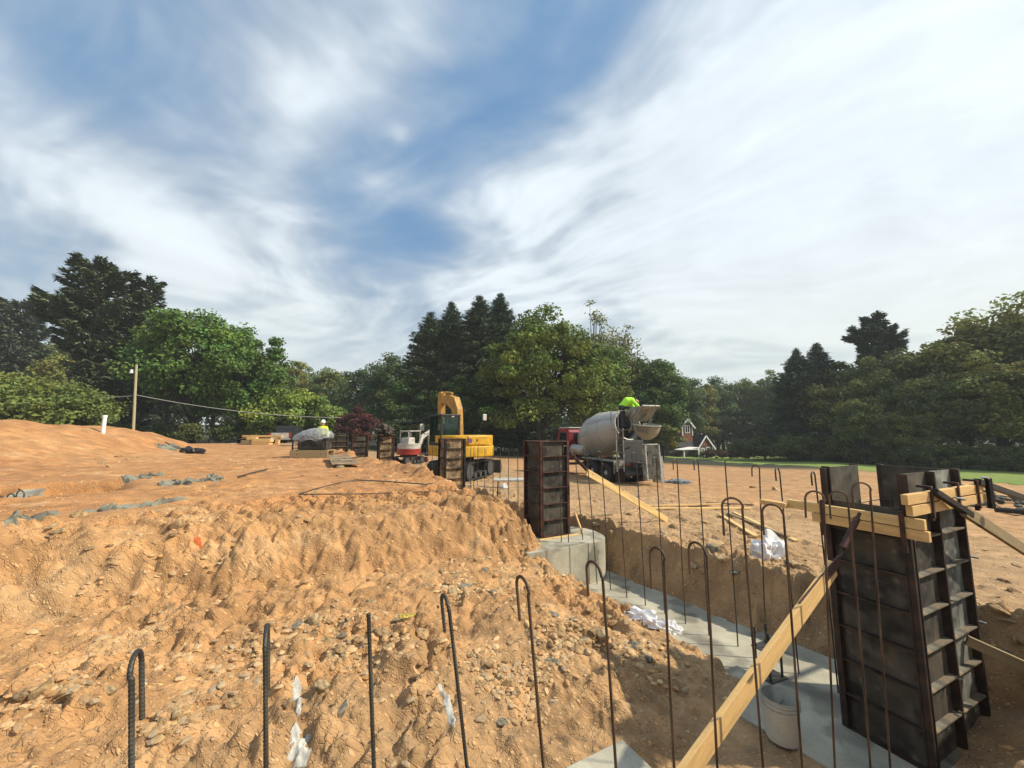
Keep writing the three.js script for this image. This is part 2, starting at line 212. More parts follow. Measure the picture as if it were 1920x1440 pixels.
function groundBase(x, d) {
  const wS = .26 * vn(x * .7, d * .7, 3) + .08 * vn(x * 2.3, d * 2.3, 5) + .05 * vn(x * 6, d * 6, 8) + .03 * vn(x * 14, d * 14, 28), wT = .14 * vn(x * .9 + 9, d * .9, 2) + .07 * vn(x * 2.7, d * 2.7, 6) + .04 * vn(x * 7, d * 7, 9);
  const s0 = sOf(x, d), t0 = tOf(x, d), s = s0 + wS * sst(.6, 1.6, s0), t = t0 + wT;
  const far = sst(8.6, 11, d);
  // left of the column row: the plateau and the cut that falls to the front wall
  let yf = curve(FRONT, s);
  const bench = sst(1.2, 2.2, s) * (1 - sst(4.4, 5.2, s));
  yf -= .30 * sst(-2.4, -.3, t) * bench;
  if (s > 5) yf += .05 * fbm(x * .25, d * .25, 4, 3) * sst(5, 7, s);
  // spoil heap at the left, and the shallow dig in front of it
  yf += sst(5.6, 7, s) * (1.4 * bump2(x, d, -19.5, 15.5, 3.2, 4.6, .25) + (.9) * bump2(x, d, -24, 12, 5, 5) + .9 * bump2(x, d, -21, 20.5, 3.0, 2.6) + .35 * bump2(x, d, -17.3, 19.8, 1.6, 1.7)) * (1 + .25 * fbm(x * .5, d * .5, 9, 3));
  const pit = sst(1, .62, Math.max(Math.abs((x + 11) * .82 + (d - 7.9) * .57) / 2.6, Math.abs(-(x + 11) * .57 + (d - 7.9) * .82) / 1.2) + .12 * vn(x * 2, d * 2, 7));
  yf -= .62 * pit;
  yf -= .035 * Math.max(0, d - 34) * sst(34, 44, d);
  // low ridge of spoil along the edge by the far forms
  yf += .16 * sst(9, 11, d) * Math.exp(-Math.pow((t0 + .95) / .4, 2)) * (1 + .8 * vn(x * 1.7, d * 1.7, 12));
  const fl = -.03 + .62 * far;                                // trench floor, filled again farther on
  const yl = fl + Math.max(0, -.42 - t) * 2.3;
  const yr = Math.min(fl + Math.max(0, t - .98) * 2.6, siteY(t0, x / Math.max(d, 1)) + .03 * fbm(x * .4, d * .4, 14, 3));
  let y = t < .3 ? Math.min(yf, yl) : yr;
  if (t >= .3 && s < -.5) y = Math.max(y, Math.min(curve(FRONT, s), 1.1));
  y += .34 * bump2(x, d, 5.0, 3.75, .75, .6) + .16 * bump2(x, d, 4.2, 3.2, .6, .35);
  if (d > 36) { const k = sst(36, 60, d); y = mix(y, siteY(Math.max(t0, 12.65), x / Math.max(d, 1)) * sst(-10, 30, x) + .4 * (1 - sst(-10, 30, x)), t < .3 ? k : k * .0); }
  return y;
}
function groundY0(x, d) {
  const s = sOf(x, d), t = tOf(x, d), y = groundBase(x, d);
  const slope = sst(1.05, 1.5, s) * sst(-.25, -.6, t) * (1 - sst(6.0, 7.6, s)), bank = sst(.95, 1.1, t) * (1 - sst(1.5, 2.1, t)), trench = t > -.4 && t < .95 && d < 10 ? 1 : 0;
  const k = Math.max(slope, bank * .9, .42), near = 1 - sst(14, 40, d);
  let n = .055 * fbm(x * 1.6, d * 1.6, y * 1.6, 3) * k;
  const w1 = worley(x * 2.6 + .4 * vn(x * 3, d * 3), d * 3.1 + y * 1.2, 1), w2 = worley(x * 6.5, d * 7.5 + y * 3, 2);
  const w3 = worley(x * 13 + vn(x * 9, d * 9), d * 15 + y * 7, 4);
  const cl = .35 + .65 * sst(-.35, .25, vn(x * .8, d * .8, 66));
  n += 1.8 * cl * k * (.10 * (w1[1] - .45) * sst(.0, .30, w1[2] - w1[0]) + .060 * (w2[1] - .45) * sst(.0, .26, w2[2] - w2[0]) + .030 * (w3[1] - .4) * sst(0, .3, w3[2] - w3[0]));
  n += k * (.020 * fbm(x * 14, d * 14, y * 9, 2) - .035 * sst(.30, .02, Math.abs(vn(x * 3.1, d * 3.7 + y * 2, 81))) * sst(.0, .4, vn(x * 1.2, d * 1.2, 83)));
  if (slope > .1) n -= .09 * slope * sst(.25, .7, fbm(x * 1.1 + 5, d * 1.5, 33, 3)) * sst(.1, .5, vn(x * 4.2, d * 4.2, 21));
  if (t > 1.6 && d > 4) n += .035 * vn(x * .35, d * 1.5, 41) * sst(1.6, 3, t);
  if (trench) n *= .2;
  return y + n * near + .05 * fbm(x * .12, d * .12, 3, 2) * (1 - near);
}
const steps = (from, first, grow, to) => { const r = []; let v = from, st = first; while (v < to) { v += st; st *= grow; r.push(Math.min(v, to)); } return r; };
const GX = (() => { const r = []; for (let v = -4.6; v <= 4.4; v += .0175) r.push(v); return [...steps(4.6, .02, 1.024, 420).map((v) => -v).reverse(), ...r, ...steps(r[r.length - 1], .02, 1.024, 420)]; })();
const GD = (() => { const r = []; for (let v = 2.4; v <= 8.8; v += .0175) r.push(v); return [...steps(-2.4, .05, 1.09, 60).map((v) => -v).reverse(), ...r, ...steps(r[r.length - 1], .02, 1.019, 420)]; })();
const NX = GX.length, ND = GD.length, GY = new Float32Array(NX * ND);
for (let j = 0; j < ND; j++) for (let i = 0; i < NX; i++) GY[j * NX + i] = groundY0(GX[i], GD[j]);
function find(A, v) { let a = 0, b = A.length - 2; while (a < b) { const m = (a + b + 1) >> 1; if (A[m] <= v) a = m; else b = m - 1; } return a; }
function gy(x, d) { const i = find(GX, x), j = find(GD, d), u = clamp((x - GX[i]) / (GX[i + 1] - GX[i])), v = clamp((d - GD[j]) / (GD[j + 1] - GD[j])); return mix(mix(GY[j * NX + i], GY[j * NX + i + 1], u), mix(GY[(j + 1) * NX + i], GY[(j + 1) * NX + i + 1], u), v); }
function hit(px, py) { const [a, b] = ray(px, py); let d = 1.2, p = d; for (; d < 300; d += Math.max(.01, d * .004)) { if (EYE + b * d < gy(a * d, d)) break; p = d; } return V(a * d, gy(a * d, d), d); }
const ground = (x, d, up = 0) => V(x, gy(x, d) + up, d);
{
  const g = new THREE.BufferGeometry(), P = new Float32Array(NX * ND * 3), U = new Float32Array(NX * ND * 2), C = new Float32Array(NX * ND * 3), I = new Uint32Array((NX - 1) * (ND - 1) * 6);
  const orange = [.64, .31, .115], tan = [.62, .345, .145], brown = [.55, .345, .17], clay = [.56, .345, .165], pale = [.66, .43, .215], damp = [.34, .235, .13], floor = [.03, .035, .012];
  let q = 0;
  for (let j = 0; j < ND; j++) for (let i = 0; i < NX; i++) {
    const k = j * NX + i, x = GX[i], d = GD[j], y = GY[k], s = sOf(x, d), t = tOf(x, d); P[k * 3] = x; P[k * 3 + 1] = y; P[k * 3 + 2] = -d; U[k * 2] = (x + y * .35) / 1.9; U[k * 2 + 1] = (d + y * .6) / 1.9;
    const n1 = fbm(x * .35, d * .35, 51, 3), n2 = fbm(x * 1.8, d * 1.8 + y, 57, 3), n3 = fbm(x * 7, d * 7 + y * 4, 59, 2);
    let c = orange.slice(); const to = (z, w) => { for (let m = 0; m < 3; m++) c[m] = mix(c[m], z[m], clamp(w)); };
    to(tan, (1 - sst(5.2, 6.6, s + n2 * .4)) + .5 * sst(.0, .6, n1)); to(clay, (1 - sst(2.0, 2.7, s + .5 * n2)) * .9);
    if (t > .3) to(brown, sst(.3, .9, t) * (1 - .55 * sst(6, 14, t + 3 * n1)));
    if (t > 6) to(tan, .55 * sst(6, 12, t));
    to(pale, .55 * sst(.25, .6, n2) ); to(damp, .5 * sst(.3, .65, n3 + .3 * n2) * (s < 2.6 || t > .3 ? 1 : .35));
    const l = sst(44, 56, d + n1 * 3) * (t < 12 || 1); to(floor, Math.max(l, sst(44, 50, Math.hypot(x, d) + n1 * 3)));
    const v = 1 + .15 * n3 + .14 * n2 + .10 * n1; for (let m = 0; m < 3; m++) C[k * 3 + m] = c[m] * v * 1.12;
    if (i < NX - 1 && j < ND - 1) { const a = k, b = k + 1, e = k + NX, f = k + NX + 1; I[q++] = a; I[q++] = b; I[q++] = f; I[q++] = a; I[q++] = f; I[q++] = e; }
  }
  g.setAttribute('position', new THREE.BufferAttribute(P, 3)); g.setAttribute('uv', new THREE.BufferAttribute(U, 2)); g.setAttribute('color', new THREE.BufferAttribute(C, 3)); g.setIndex(new THREE.BufferAttribute(I, 1)); g.computeVertexNormals();
  setting('dirt_ground', g, M.soil);
}
{ // lawn beyond the bare soil
  const edge = [[1080, 853], [1240, 857], [1400, 869], [1540, 876], [1640, 884], [1760, 896], [1920, 910], [2250, 935], [2700, 965]];
  const N = 260, K = 46, P = [], U = [], C = [], I = [];
  for (let i = 0; i <= N; i++) {
    const px = mix(edge[0][0], edge[edge.length - 1][0], i / N), p = hit(px, curve(edge, px) + 1.5 * vn(i * .31, 2)), dir = new THREE.Vector2(p.x, -p.z).normalize();
    for (let j = 0; j <= K; j++) { const r = Math.pow(j / K, 1.8) * 75, x = p.x + dir.x * r, d = -p.z + dir.y * r; P.push(x, gy(x, d) + .012 + .05 * sst(0, .6, r) + .02 * vn(x * 1.3, d * 1.3), -d); U.push(x / 2.3, d / 2.3); const n = fbm(x * .25, d * .25, 71, 3), m = fbm(x * 2, d * 2, 73, 2); C.push(.19 + .05 * n + .03 * m, .26 + .03 * n + .04 * m, .05 + .012 * n); }
  }
  for (let i = 0; i < N; i++) for (let j = 0; j < K; j++) { const a = i * (K + 1) + j; I.push(a, a + K + 1, a + K + 2, a, a + K + 2, a + 1); }
  const g = new THREE.BufferGeometry(); g.setAttribute('position', new THREE.Float32BufferAttribute(P, 3)); g.setAttribute('uv', new THREE.Float32BufferAttribute(U, 2)); g.setAttribute('color', new THREE.Float32BufferAttribute(C, 3)); g.setIndex(I); g.computeVertexNormals();
  setting('lawn', g, std([1, 1, 1], 1, { vertexColors: true, bumpMap: soilBump, bumpScale: .05, side: THREE.DoubleSide }));
}

// ---------------------------------------------------------------- concrete footings
const yaw = (v) => Math.atan2(-v.z, v.x);                     // turn that lays local +x along v
const A1 = yaw(E1), AC = yaw(COLDIR);
function slab(w, h, d, r = .012, n = 24) { const g = new RoundedBoxGeometry(w, h, d, 2, r); return metreUV(g, .8); }
{
  const c0 = V(3.56 + .03 * .83, 0, 3.94 + .03 * .56);        // wall footing in the long trench
  const a = c0.clone().addScaledVector(COLDIR, -.45), b = c0.clone().addScaledVector(COLDIR, 4.45), m = a.clone().add(b).multiplyScalar(.5); m.y = -.16;
  single('strip_footing', slab(4.9, .33, 1.95), M.concrete, 'long pale concrete strip footing on the floor of the dug trench', 'footing', null, m, AC);
  const k = onY(1167, 1384, .2), p = k.clone().addScaledVector(E1, -.30).addScaledVector(E2, -.55); p.y = -.04;
  single('pad_footing', slab(.6, .48, 1.1, .02), M.concrete, 'grey concrete pad corner poking out of the dirt below the slope', 'footing', null, p, A1);
  // pier block with a rounded end under the far column form
  const f = onY(1079, 1023, .71), w0 = .95, s = new THREE.Shape(); s.moveTo(-1.0, 0); s.lineTo(.52, 0); s.bezierCurveTo(.85, .05, .92, .3, .95, .62); s.bezierCurveTo(.97, 1.0, .7, 1.25, .3, 1.28); s.lineTo(-1.0, 1.25);
  const g = new THREE.ExtrudeGeometry(s, { depth: .72, bevelEnabled: true, bevelSize: .012, bevelThickness: .012, bevelSegments: 2, curveSegments: 14 }); g.rotateX(-Math.PI / 2);
  const o = single('pier_footing', metreUV(g, .8), M.concrete, 'pale grey concrete pier block with a rounded end in the trench', 'footing', null, V(f.x, -.01, -f.z), A1);
}
// ---------------------------------------------------------------- steel-framed plywood column forms
const FD = .074;                                              // depth of the frame bars
const railG = {}, barG = {}, plyG = {};
function panel(parent, w, h, pos, turn, mats, name = 'form_panel') {   // local x across, y up, frame stands out along +z
  const key = w + '_' + h;
  plyG[key] ??= box(w - .012, h - .012, .014, 0, h / 2, .007, 0, .7);
  railG[h] ??= box(.012, h, FD, 0, h / 2, FD / 2 + .001, 0, 1.3); barG[w] ??= box(w - .026, .013, FD - .006, 0, 0, FD / 2 - .002, 0, 1.3);
  const p = part(name, plyG[key], mats[1], parent); p.position.copy(pos); p.rotation.y = turn;
  for (const sx of [-1, 1]) { const r = part('side_rail', railG[h], mats[0], p); r.position.x = sx * (w / 2 - .006); }
  for (let y = .006; y < h + .01; y += .305) { const r = part('crossbar', barG[w], mats[2] ?? mats[0], p); r.position.y = Math.min(y, h - .006); }
  return p;
}
function cornerAngle(parent, h, x, z, mat) { return part('corner_angle', box(.05, h + .004, .05, x, h / 2, z, .004, 1.3), mat, parent); }
function columnForm(label, base, w, dp, h, mats, sides, group, turn = A1) {   // base = middle of the front foot line; front faces the camera side
  const t = thing('column_form', label, 'concrete form', base, turn, group); // local x along E1, local -z into the site
  const iw = w - .1, id = dp - .1, hs = sides.h ?? [h, h, h, h];
  const n = Math.max(1, Math.round(iw / .64)), pw = iw / n;
  for (let i = 0; i < n; i++) panel(t, pw - .002, hs[0], new THREE.Vector3(-iw / 2 + pw * (i + .5), 0, -FD), 0, sides.front?.[i] ?? mats);
  panel(t, id, hs[1], new THREE.Vector3(-w / 2 + FD, 0, -dp / 2), -Math.PI / 2, sides.left ?? mats);
  panel(t, id, hs[2], new THREE.Vector3(w / 2 - FD, 0, -dp / 2), Math.PI / 2, mats);
  for (let i = 0; i < (sides.back ?? n); i++) panel(t, pw - .002, hs[3], new THREE.Vector3(-iw / 2 + pw * (i + .5), 0, -dp + FD), Math.PI, mats);
  for (const [sx, sz] of [[-1, 0], [1, 0], [-1, 1], [1, 1]]) cornerAngle(t, sx < 0 && sz === 0 ? Math.min(hs[0], hs[1] + .02) : h, sx * (w / 2 - .031), sz ? -dp + .031 : -.031, mats[0]);
  return t;
}
const mDark = [M.rail, M.plyDark], mNear = [M.rail, M.plyMid, M.railDust], mPale = [M.rail, M.plyGrey, M.railDust], mRed = [M.railRed, M.plyMid], mTan = [M.railDark, M.plyTan];
{
  // near form, on the strip footing
  const c = V(3.42, .005, 3.49), W = 1.2, D = .66, A0 = .445, F1 = new THREE.Vector3(Math.cos(A0), 0, -Math.sin(A0)); const base = c.clone().addScaledVector(F1, W / 2);
  const f = columnForm('tall wide dark column form carrying yellow wood walers in the foreground', base, W, D, 2.4, mNear, { left: [M.rail, M.plyMid], front: [mNear, mPale], back: 1, h: [2.4, 2.10, 2.4, 2.42] }, undefined, A0);
  const loc = (x, y, z) => new THREE.Vector3(x, y, z);
  // steel pins in the rails
  for (const [x, y] of [[-.05, .35], [-.05, .62], [.62, 1.55], [.62, .95], [.03, 1.25]]) part('wedge_pin', at(cyl(.009, .009, .05, 8), x, y, .012, Math.PI / 2), M.mirror, f);
  // walers: doubled two-by-fours held by steel brackets
  const wl1 = (label, a, b, mat, dy, out) => single('waler_board', beam(a, b, .045, .085, new THREE.Vector3(0, 1, 0)), mat, label, 'lumber', null);
  const yF = 2.16, fz = .05;
  const toW = (x, y, z) => f.localToWorld(loc(x, y, z)); f.updateMatrixWorld();
  wl1('upper fresh yellow waler board across the front of the near form', toW(-.78, yF + .048, fz), toW(.84, yF + .048, fz), M.wood);
  wl1('lower fresh yellow waler board across the front of the near form', toW(-.72, yF - .048, fz + .002), toW(.92, yF - .048, fz + .002), M.wood);
  const yL = 1.96, lx = -W / 2 - .05;
  wl1('upper weathered waler board along the shaded left face of the near form', toW(lx, yL + .046, .12), toW(lx, yL + .046, -.95), M.woodPale);
  wl1('lower yellow waler board along the shaded left face of the near form', toW(lx - .002, yL - .046, .14), toW(lx - .002, yL - .046, -.72), M.wood);
  single('wood_block', beam(toW(lx - .05, yL + .03, -.93), toW(lx - .05, yL + .03, -1.2), .1, .05), M.wood, 'short wood block sticking out past the left waler boards', 'lumber');
  for (const x of [-.36, .2, .66]) { const g = thing('waler_bracket', `reddish steel bracket on the yellow front walers, ${x < 0 ? 'at their end nearest the plank' : x < .5 ? 'between the two other brackets' : 'at their end nearest the cobbles'}`, 'bracket', toW(x, yF, 0), A1, 'brackets on the front walers'); part('strap', box(.035, .27, .012, 0, 0, fz + .034, .003), M.railRed, g); part('hook', box(.03, .02, .1, 0, .13, fz - .012, .003), M.railRed, g); part('wedge', box(.05, .05, .03, .015, -.135, fz + .01, .004), M.railRed, g); }
  for (const z of [-.02, -.62]) { const g = thing('waler_bracket', `rusty steel bracket on the left walers of the near form, ${z < -.3 ? 'by the wood block' : 'by the front corner'}`, 'bracket', toW(lx, yL, z), A1, 'brackets on the left walers'); part('strap', box(.012, .25, .035, -.032, 0, 0, .003), M.railRed, g); part('hook', box(.1, .02, .03, .012, .125, 0, .003), M.railRed, g); part('jaw', at(cyl(.02, .02, .11, 10), -.02, -.15, 0), M.rail, g); }
  // rebar cage inside the near form
  const cage = thing('rebar_cage', 'thin steel rebar cage standing inside the open near form', 'rebar cage', toW(-.2, .02, -D / 2), A1);
  for (const [x, z] of [[-.3, -.14], [-.1, -.14], [.12, -.14], [-.3, .14], [.3, .12], [.5, -.1]]) part('upright_bar', cyl(.008, .008, 2.0 + .12 * h3(x * 50 | 0, z * 50 | 0, 1), 8, x, 1.03, z), M.rebar, cage);
  for (const y of [.4, .9, 1.4, 1.85, 2.02]) part('tie_ring', tube([[-.32, -.16], [.52, -.16], [.52, .16], [-.32, .16], [-.32, -.16]].map(([x, z]) => loc(x, y, z)), .005, 6, 40), M.rebar, cage);
  // steel turnbuckle and plank bracing the form from the left
  const p1 = atD(1297, 1436, 2.62), p2 = atD(1562, 1064, 3.52), dir = p2.clone().sub(p1).normalize(), p0 = p1.clone().addScaledVector(dir, -.75), top = atD(1612, 962, 3.66);
  single('brace_plank', beam(p0, p2, .038, .135), M.wood, 'long yellow plank bracing the near form, sloping down into the trench', 'lumber');
  const tb = thing('turnbuckle_brace', 'rusty steel turnbuckle joining the sloping plank to the near form', 'brace', p2.clone());
  const L = (v) => v.clone().sub(p2);
  const q0 = atD(1497, 1150, 3.28); q0.y += .035;
  part('channel', beam(L(q0).add(new THREE.Vector3(.005, .02, .024)), L(p2).add(new THREE.Vector3(0, .02, .024)).addScaledVector(dir, .1), .014, .085), M.railRed, tb);
  part('screw', rod(L(p2).addScaledVector(dir, .06), L(top), .014), M.rail, tb); part('sleeve', rod(L(p2).lerp(L(top), .35), L(p2).lerp(L(top), .9), .026), M.railRed, tb); part('handle', rod(L(p2).lerp(L(top), .6).add(loc(-.06, -.03, 0)), L(p2).lerp(L(top), .6).add(loc(.06, .03, 0)), .008), M.rail, tb);
  // braces on the right
  const br = (a, b, label, mat, w, tk) => single('brace_plank', beam(a, b, w, tk), mat, label, 'lumber');
  const s1 = toW(-.36, yF + .1, fz + .05), e1 = atD(1935, 1040, 4.15);
  br(s1.clone().lerp(e1, .28), e1.clone().lerp(s1, -.8), 'dark weathered brace plank sloping from the front walers past the cobbles', M.woodGrey, .04, .1);
  const tr = thing('turnbuckle_brace', 'dark steel turnbuckle between the front walers and the weathered brace plank', 'brace', s1.clone());
  part('channel', beam(loc(0, 0, 0), e1.clone().sub(s1).multiplyScalar(.34), .05, .05), M.railDark, tr); part('bolt', at(cyl(.011, .011, .07, 8), .25, -.07, -.02, Math.PI / 2), M.mirror, tr);
  const s2 = toW(.68, yF + .12, fz + .03), e2 = atD(1925, 935, 5.0);
  const t2 = thing('turnbuckle_brace', 'dark steel brace arm leaving the far end of the front walers', 'brace', s2.clone()); part('arm', beam(loc(0, 0, 0), e2.clone().sub(s2).multiplyScalar(1.25), .05, .06), M.railDark, t2); part('hanger', box(.04, .3, .04, .18, -.12, -.06, .004), M.railDark, t2); part('bolt', at(cyl(.01, .01, .06, 8), .06, .04, .02, Math.PI / 2), M.mirror, t2);
  br(atD(1812, 1200, 3.95), atD(2100, 1330, 3.5), 'grey two-by-four propping the right front panel of the near form low down', M.woodGrey, .04, .09);
  const bl = toW(.86, yF + .02, -.02); single('wood_block', box(.1, .1, .12, 0, 0, 0, .006, .6), M.wood, 'yellow wood block at the far end of the front walers', 'lumber', null, bl, A1);
}
// forms along the row
function formAt(label, pxL, pxC, pxR, pyTop, depth, h, mats, o = {}) { const c = atD(pxC, pyTop, depth), r = atD(pxR, pyTop, depth), w = o.w ?? .7, dp = o.dp ?? .68; const base = V(c.x, c.y - h, -c.z).addScaledVector(new THREE.Vector3(Math.cos(o.turn ?? A1), 0, -Math.sin(o.turn ?? A1)), w / 2); base.y = o.y ?? c.y - h; return columnForm(label, base, w, dp, h, mats, o, o.group, o.turn ?? A1); }
const farForm = formAt('slim reddish-railed column form standing on the pier block', 978, 1013, 1068, 834, 7.75, 1.83, mRed, { y: .735 });
formAt('sunlit tan plywood column form in front of the yellow excavator', 815, 834, 871, 823, 12.1, 1.83, mTan, {});
formAt('brown column form with rags over its top beside the white cab machine', 703, 711, 738, 817, 16.7, 1.83, [M.rail, M.plyTan], { w: .66, dp: .5 });
formAt('plain dark column form between the bundle and the rag-topped form', 656, 661, 690, 815, 19.5, 1.83, [M.railRed, M.plyMid], { w: .78, dp: .5 });
formAt('dark double column form right behind the plastic-wrapped bundle', 608, 610, 646, 812, 22.5, 1.7, [M.rail, M.plyDark, M.woodGrey], { w: 1.25, dp: .6 });
{ // sill plank, brace board and light props of the far form
  farForm.updateMatrixWorld(); const w = (x, y, z) => farForm.localToWorld(new THREE.Vector3(x, y, z));
  single('sill_plank', beam(w(-.42, -.012, .05), w(.56, -.012, .05), .07, .03), M.woodPale, 'thin yellow sill plank under the slim form on the pier block', 'lumber');
  const b0 = atD(1100, 885, 8.0), b1 = hit(1251, 979); b1.y += .03;
  single('brace_plank', beam(b0, b1, .04, .135), M.woodPale, 'bright yellow brace plank sloping from the slim form down to the far bank', 'lumber');
  const k0 = w(.32, 1.72, -.2); const tb = thing('turnbuckle_brace', 'reddish steel turnbuckle at the head of the bright yellow brace plank', 'brace', k0.clone()); part('arm', beam(new THREE.Vector3(), b0.clone().lerp(b1, .06).sub(k0), .05, .06), M.railRed, tb); part('pin', at(cyl(.012, .012, .1, 8), 0, 0, 0, Math.PI / 2), M.rail, tb);
  single('wood_stake', beam(atD(1078, 962, 8.25), atD(1092, 994, 8.1).setY(.74), .035, .035), M.wood, 'small yellow stick leaning on the back of the pier block', 'lumber');
}
// ---------------------------------------------------------------- reinforcing bars
function sweep(pts, r, seg, rib, closed = true) {             // tube along points with helical ribs
  const P = [], U = [], I = [], n = pts.length, T = new THREE.Vector3(), N = new THREE.Vector3(), B = new THREE.Vector3(); let ref = new THREE.Vector3(.3, 0, .95), run = 0;
  for (let i = 0; i < n; i++) {
    T.copy(pts[Math.min(n - 1, i + 1)]).sub(pts[Math.max(0, i - 1)]).normalize(); B.crossVectors(T, ref).normalize(); N.crossVectors(B, T).normalize(); ref = N.clone(); if (i) run += pts[i].distanceTo(pts[i - 1]);
    for (let k = 0; k <= seg; k++) { const a = k / seg * Math.PI * 2, q = rib ? 1 + .085 * (Math.sin(run / .0125 * Math.PI * 2 + a * 2) > .15 ? 1 : -.6) : 1, R = r * q; P.push(pts[i].x + (N.x * Math.cos(a) + B.x * Math.sin(a)) * R, pts[i].y + (N.y * Math.cos(a) + B.y * Math.sin(a)) * R, pts[i].z + (N.z * Math.cos(a) + B.z * Math.sin(a)) * R); U.push(k / seg * .3, run * .8); }
  }
  const w = seg + 1; for (let i = 0; i < n - 1; i++) for (let k = 0; k < seg; k++) { const a = i * w + k; I.push(a, a + w, a + 1, a + 1, a + w, a + w + 1); }
  for (const [i, f] of [[0, 1], [n - 1, 0]]) { const c = P.length / 3; P.push(pts[i].x, pts[i].y, pts[i].z); U.push(0, run * i); for (let k = 0; k < seg; k++) f ? I.push(c, i * w + k, i * w + k + 1) : I.push(c, i * w + k + 1, i * w + k); }
  const g = new THREE.BufferGeometry(); g.setAttribute('position', new THREE.Float32BufferAttribute(P, 3)); g.setAttribute('uv', new THREE.Float32BufferAttribute(U, 2)); g.setIndex(I); g.computeVertexNormals(); return g;
}
const barGroup = {};
function rebar(base, top, hookDir, tail, label, group, o = {}) {
  const r = o.r ?? .0074, R = o.R ?? .055, step = o.rib ? .0042 : .08, pts = [], up = top.clone().sub(base).normalize();
  const bend = top.clone().addScaledVector(up, hookDir ? -R : 0), L = bend.distanceTo(base), n = Math.max(2, Math.round(L / step));
  for (let i = 0; i <= n; i++) { const p = base.clone().lerp(bend, i / n); p.x += .006 * Math.sin(i / n * 3 + base.x * 9); pts.push(p); }
  if (hookDir) { const m = o.rib ? 44 : 12; for (let i = 1; i <= m; i++) { const a = Math.PI * i / m; pts.push(bend.clone().addScaledVector(hookDir, R * (1 - Math.cos(a))).addScaledVector(up, R * Math.sin(a))); } const e = bend.clone().addScaledVector(hookDir, 2 * R), k = Math.max(2, Math.round(tail / step)); for (let i = 1; i <= k; i++) pts.push(e.clone().addScaledVector(up, -tail * i / k)); }
  return single('rebar', sweep(pts.map((p) => p.clone().sub(base)), r, o.rib ? 10 : 6, o.rib), o.mat ?? M.rebar, label, 'rebar', group, base);
}
{
  const rowD = (px, py) => { const [a] = ray(px, py); return 1.88 / (1 - .531 * a); };
  const front = [[243, 1240], [497, 1190], [692, 1150], [840, 1125], [990, 1090], [1126, 1060], [1246, 1032], [1322, 1022]];
  const lean = [1, 0, 12, 34, 32, 28, 18, 24];
  const ORD = ['first', 'second', 'third', 'fourth', 'fifth', 'sixth', 'seventh', 'eighth', 'ninth', 'tenth', 'eleventh', 'twelfth'];
  const gF = 'hooked bars of the front row', lF = 'ribbed hooked steel bar before the dirt slope';
  front.forEach(([px, py], i) => { const top = atD(px, py, rowD(px, py)), d = -top.z, low = atD(px + lean[i], 1440, d), base = top.clone().add(low.clone().sub(top).multiplyScalar((top.y - .0) / (top.y - low.y))); base.y = -.02; rebar(base, top, i === 2 ? null : E2, [.17, .18, .1, .12, .16, .13, .19, .15][i], i === 2 ? 'ribbed straight bar without a hook before the dirt slope' : `${lF}, ${ORD[i < 2 ? 6 - i : 7 - i]} hooked one from the plank`, gF, { rib: true, R: [.05, .06, .055, .05, .06, .06, .055, .06][i], mat: i > 3 ? M.rebarRust : M.rebar }); });
  const mid = [[1392, 935, 1430], [1466, 947, 1505], [1545, 922, 1565], [1588, 922, 1632], [1632, 906, 1668]];
  const gM = 'tall hooked bars beside the near form', lM = 'rusty tall round-hooked bar beside the near form';
  mid.forEach(([px, py, bx], i) => { const d = Math.min(rowD(px, py), 3.3 + .03 * i), top = atD(px, py, d), low = atD(bx, 1440, d), base = top.clone().add(low.clone().sub(top).multiplyScalar(top.y / (top.y - low.y))); base.y = -.01; rebar(base, top, E2.clone().multiplyScalar(.8).addScaledVector(E1, -.6), [.19, .16, .15, .17, .16][i], `${lM}, ${ORD[4 - i]} from its corner`, gM, { rib: true, R: .062, mat: M.rebarRust }); });
  const back = COLDIR.clone().set(-.83, 0, .56), gB = 'thin bars along the trench footing', lB = 'slim hooked bar on the trench footing';
  const long = [[1077, 842, 1099, 1087], [1100, 840, 1119, 1096], [1127, 846, 1145, 1107], [1156, 846, 1176, 1121], [1192, 848, 1210, 1136], [1231, 857, 1246, 1151], [1269, 861, 1286, 1170], [1308, 861, 1330, 1192], [1360, 864, 1383, 1213], [1424, 873, 1438, 1236], [1460, 877, 1499, 1264], [1527, 884, 1572, 1300]];
  long.forEach(([tx, ty, bx, by], i) => { const base = onY(bx, by, 0), top = atD(tx, ty, -base.z), st = i === 8; rebar(base, top, st ? null : i === 9 ? E2.clone() : back, .1, st ? 'slim straight bar without a hook standing on the trench footing' : `${lB}, ${ORD[i]} from the pier block`, st ? null : gB, { R: .05, r: .0085, mat: i % 3 ? M.rebar : M.rebarRust }); });
  const gC = 'thin bars between the slim form and the excavator', lC = 'thin grey bar in the row between the slim form and the excavator';
  for (const [px, py] of [[790, 832], [800, 830], [811, 831], [883, 838], [889, 838], [896, 837], [909, 839], [925, 838], [938, 839], [953, 841], [971, 843]]) { const [a] = ray(px, py); const d = (8.22 + .19 + .67 * 1.482 + .49) / (1 + 1.482 * a), top = atD(px, py, d); rebar(V(top.x, gy(top.x, d) - .04, d), top, px > 930 ? back : null, .1, lC, gC, { R: .05, r: .0085 }); }
  const cf = farForm.position; // short dowels on the pier block face
  for (const px of [1052, 1066]) { const p = onY(px, 1017, .72), q = p.clone(); q.y = 2.35 + (px - 1052) * .01; rebar(p, q, back, .1, 'thin hooked bar rising from the pier block beside the slim form', 'bars on the pier block', { R: .05, r: .0085 }); }
  const pit = [[6, 930, 0], [28, 926, 1], [46, 920, 1]];
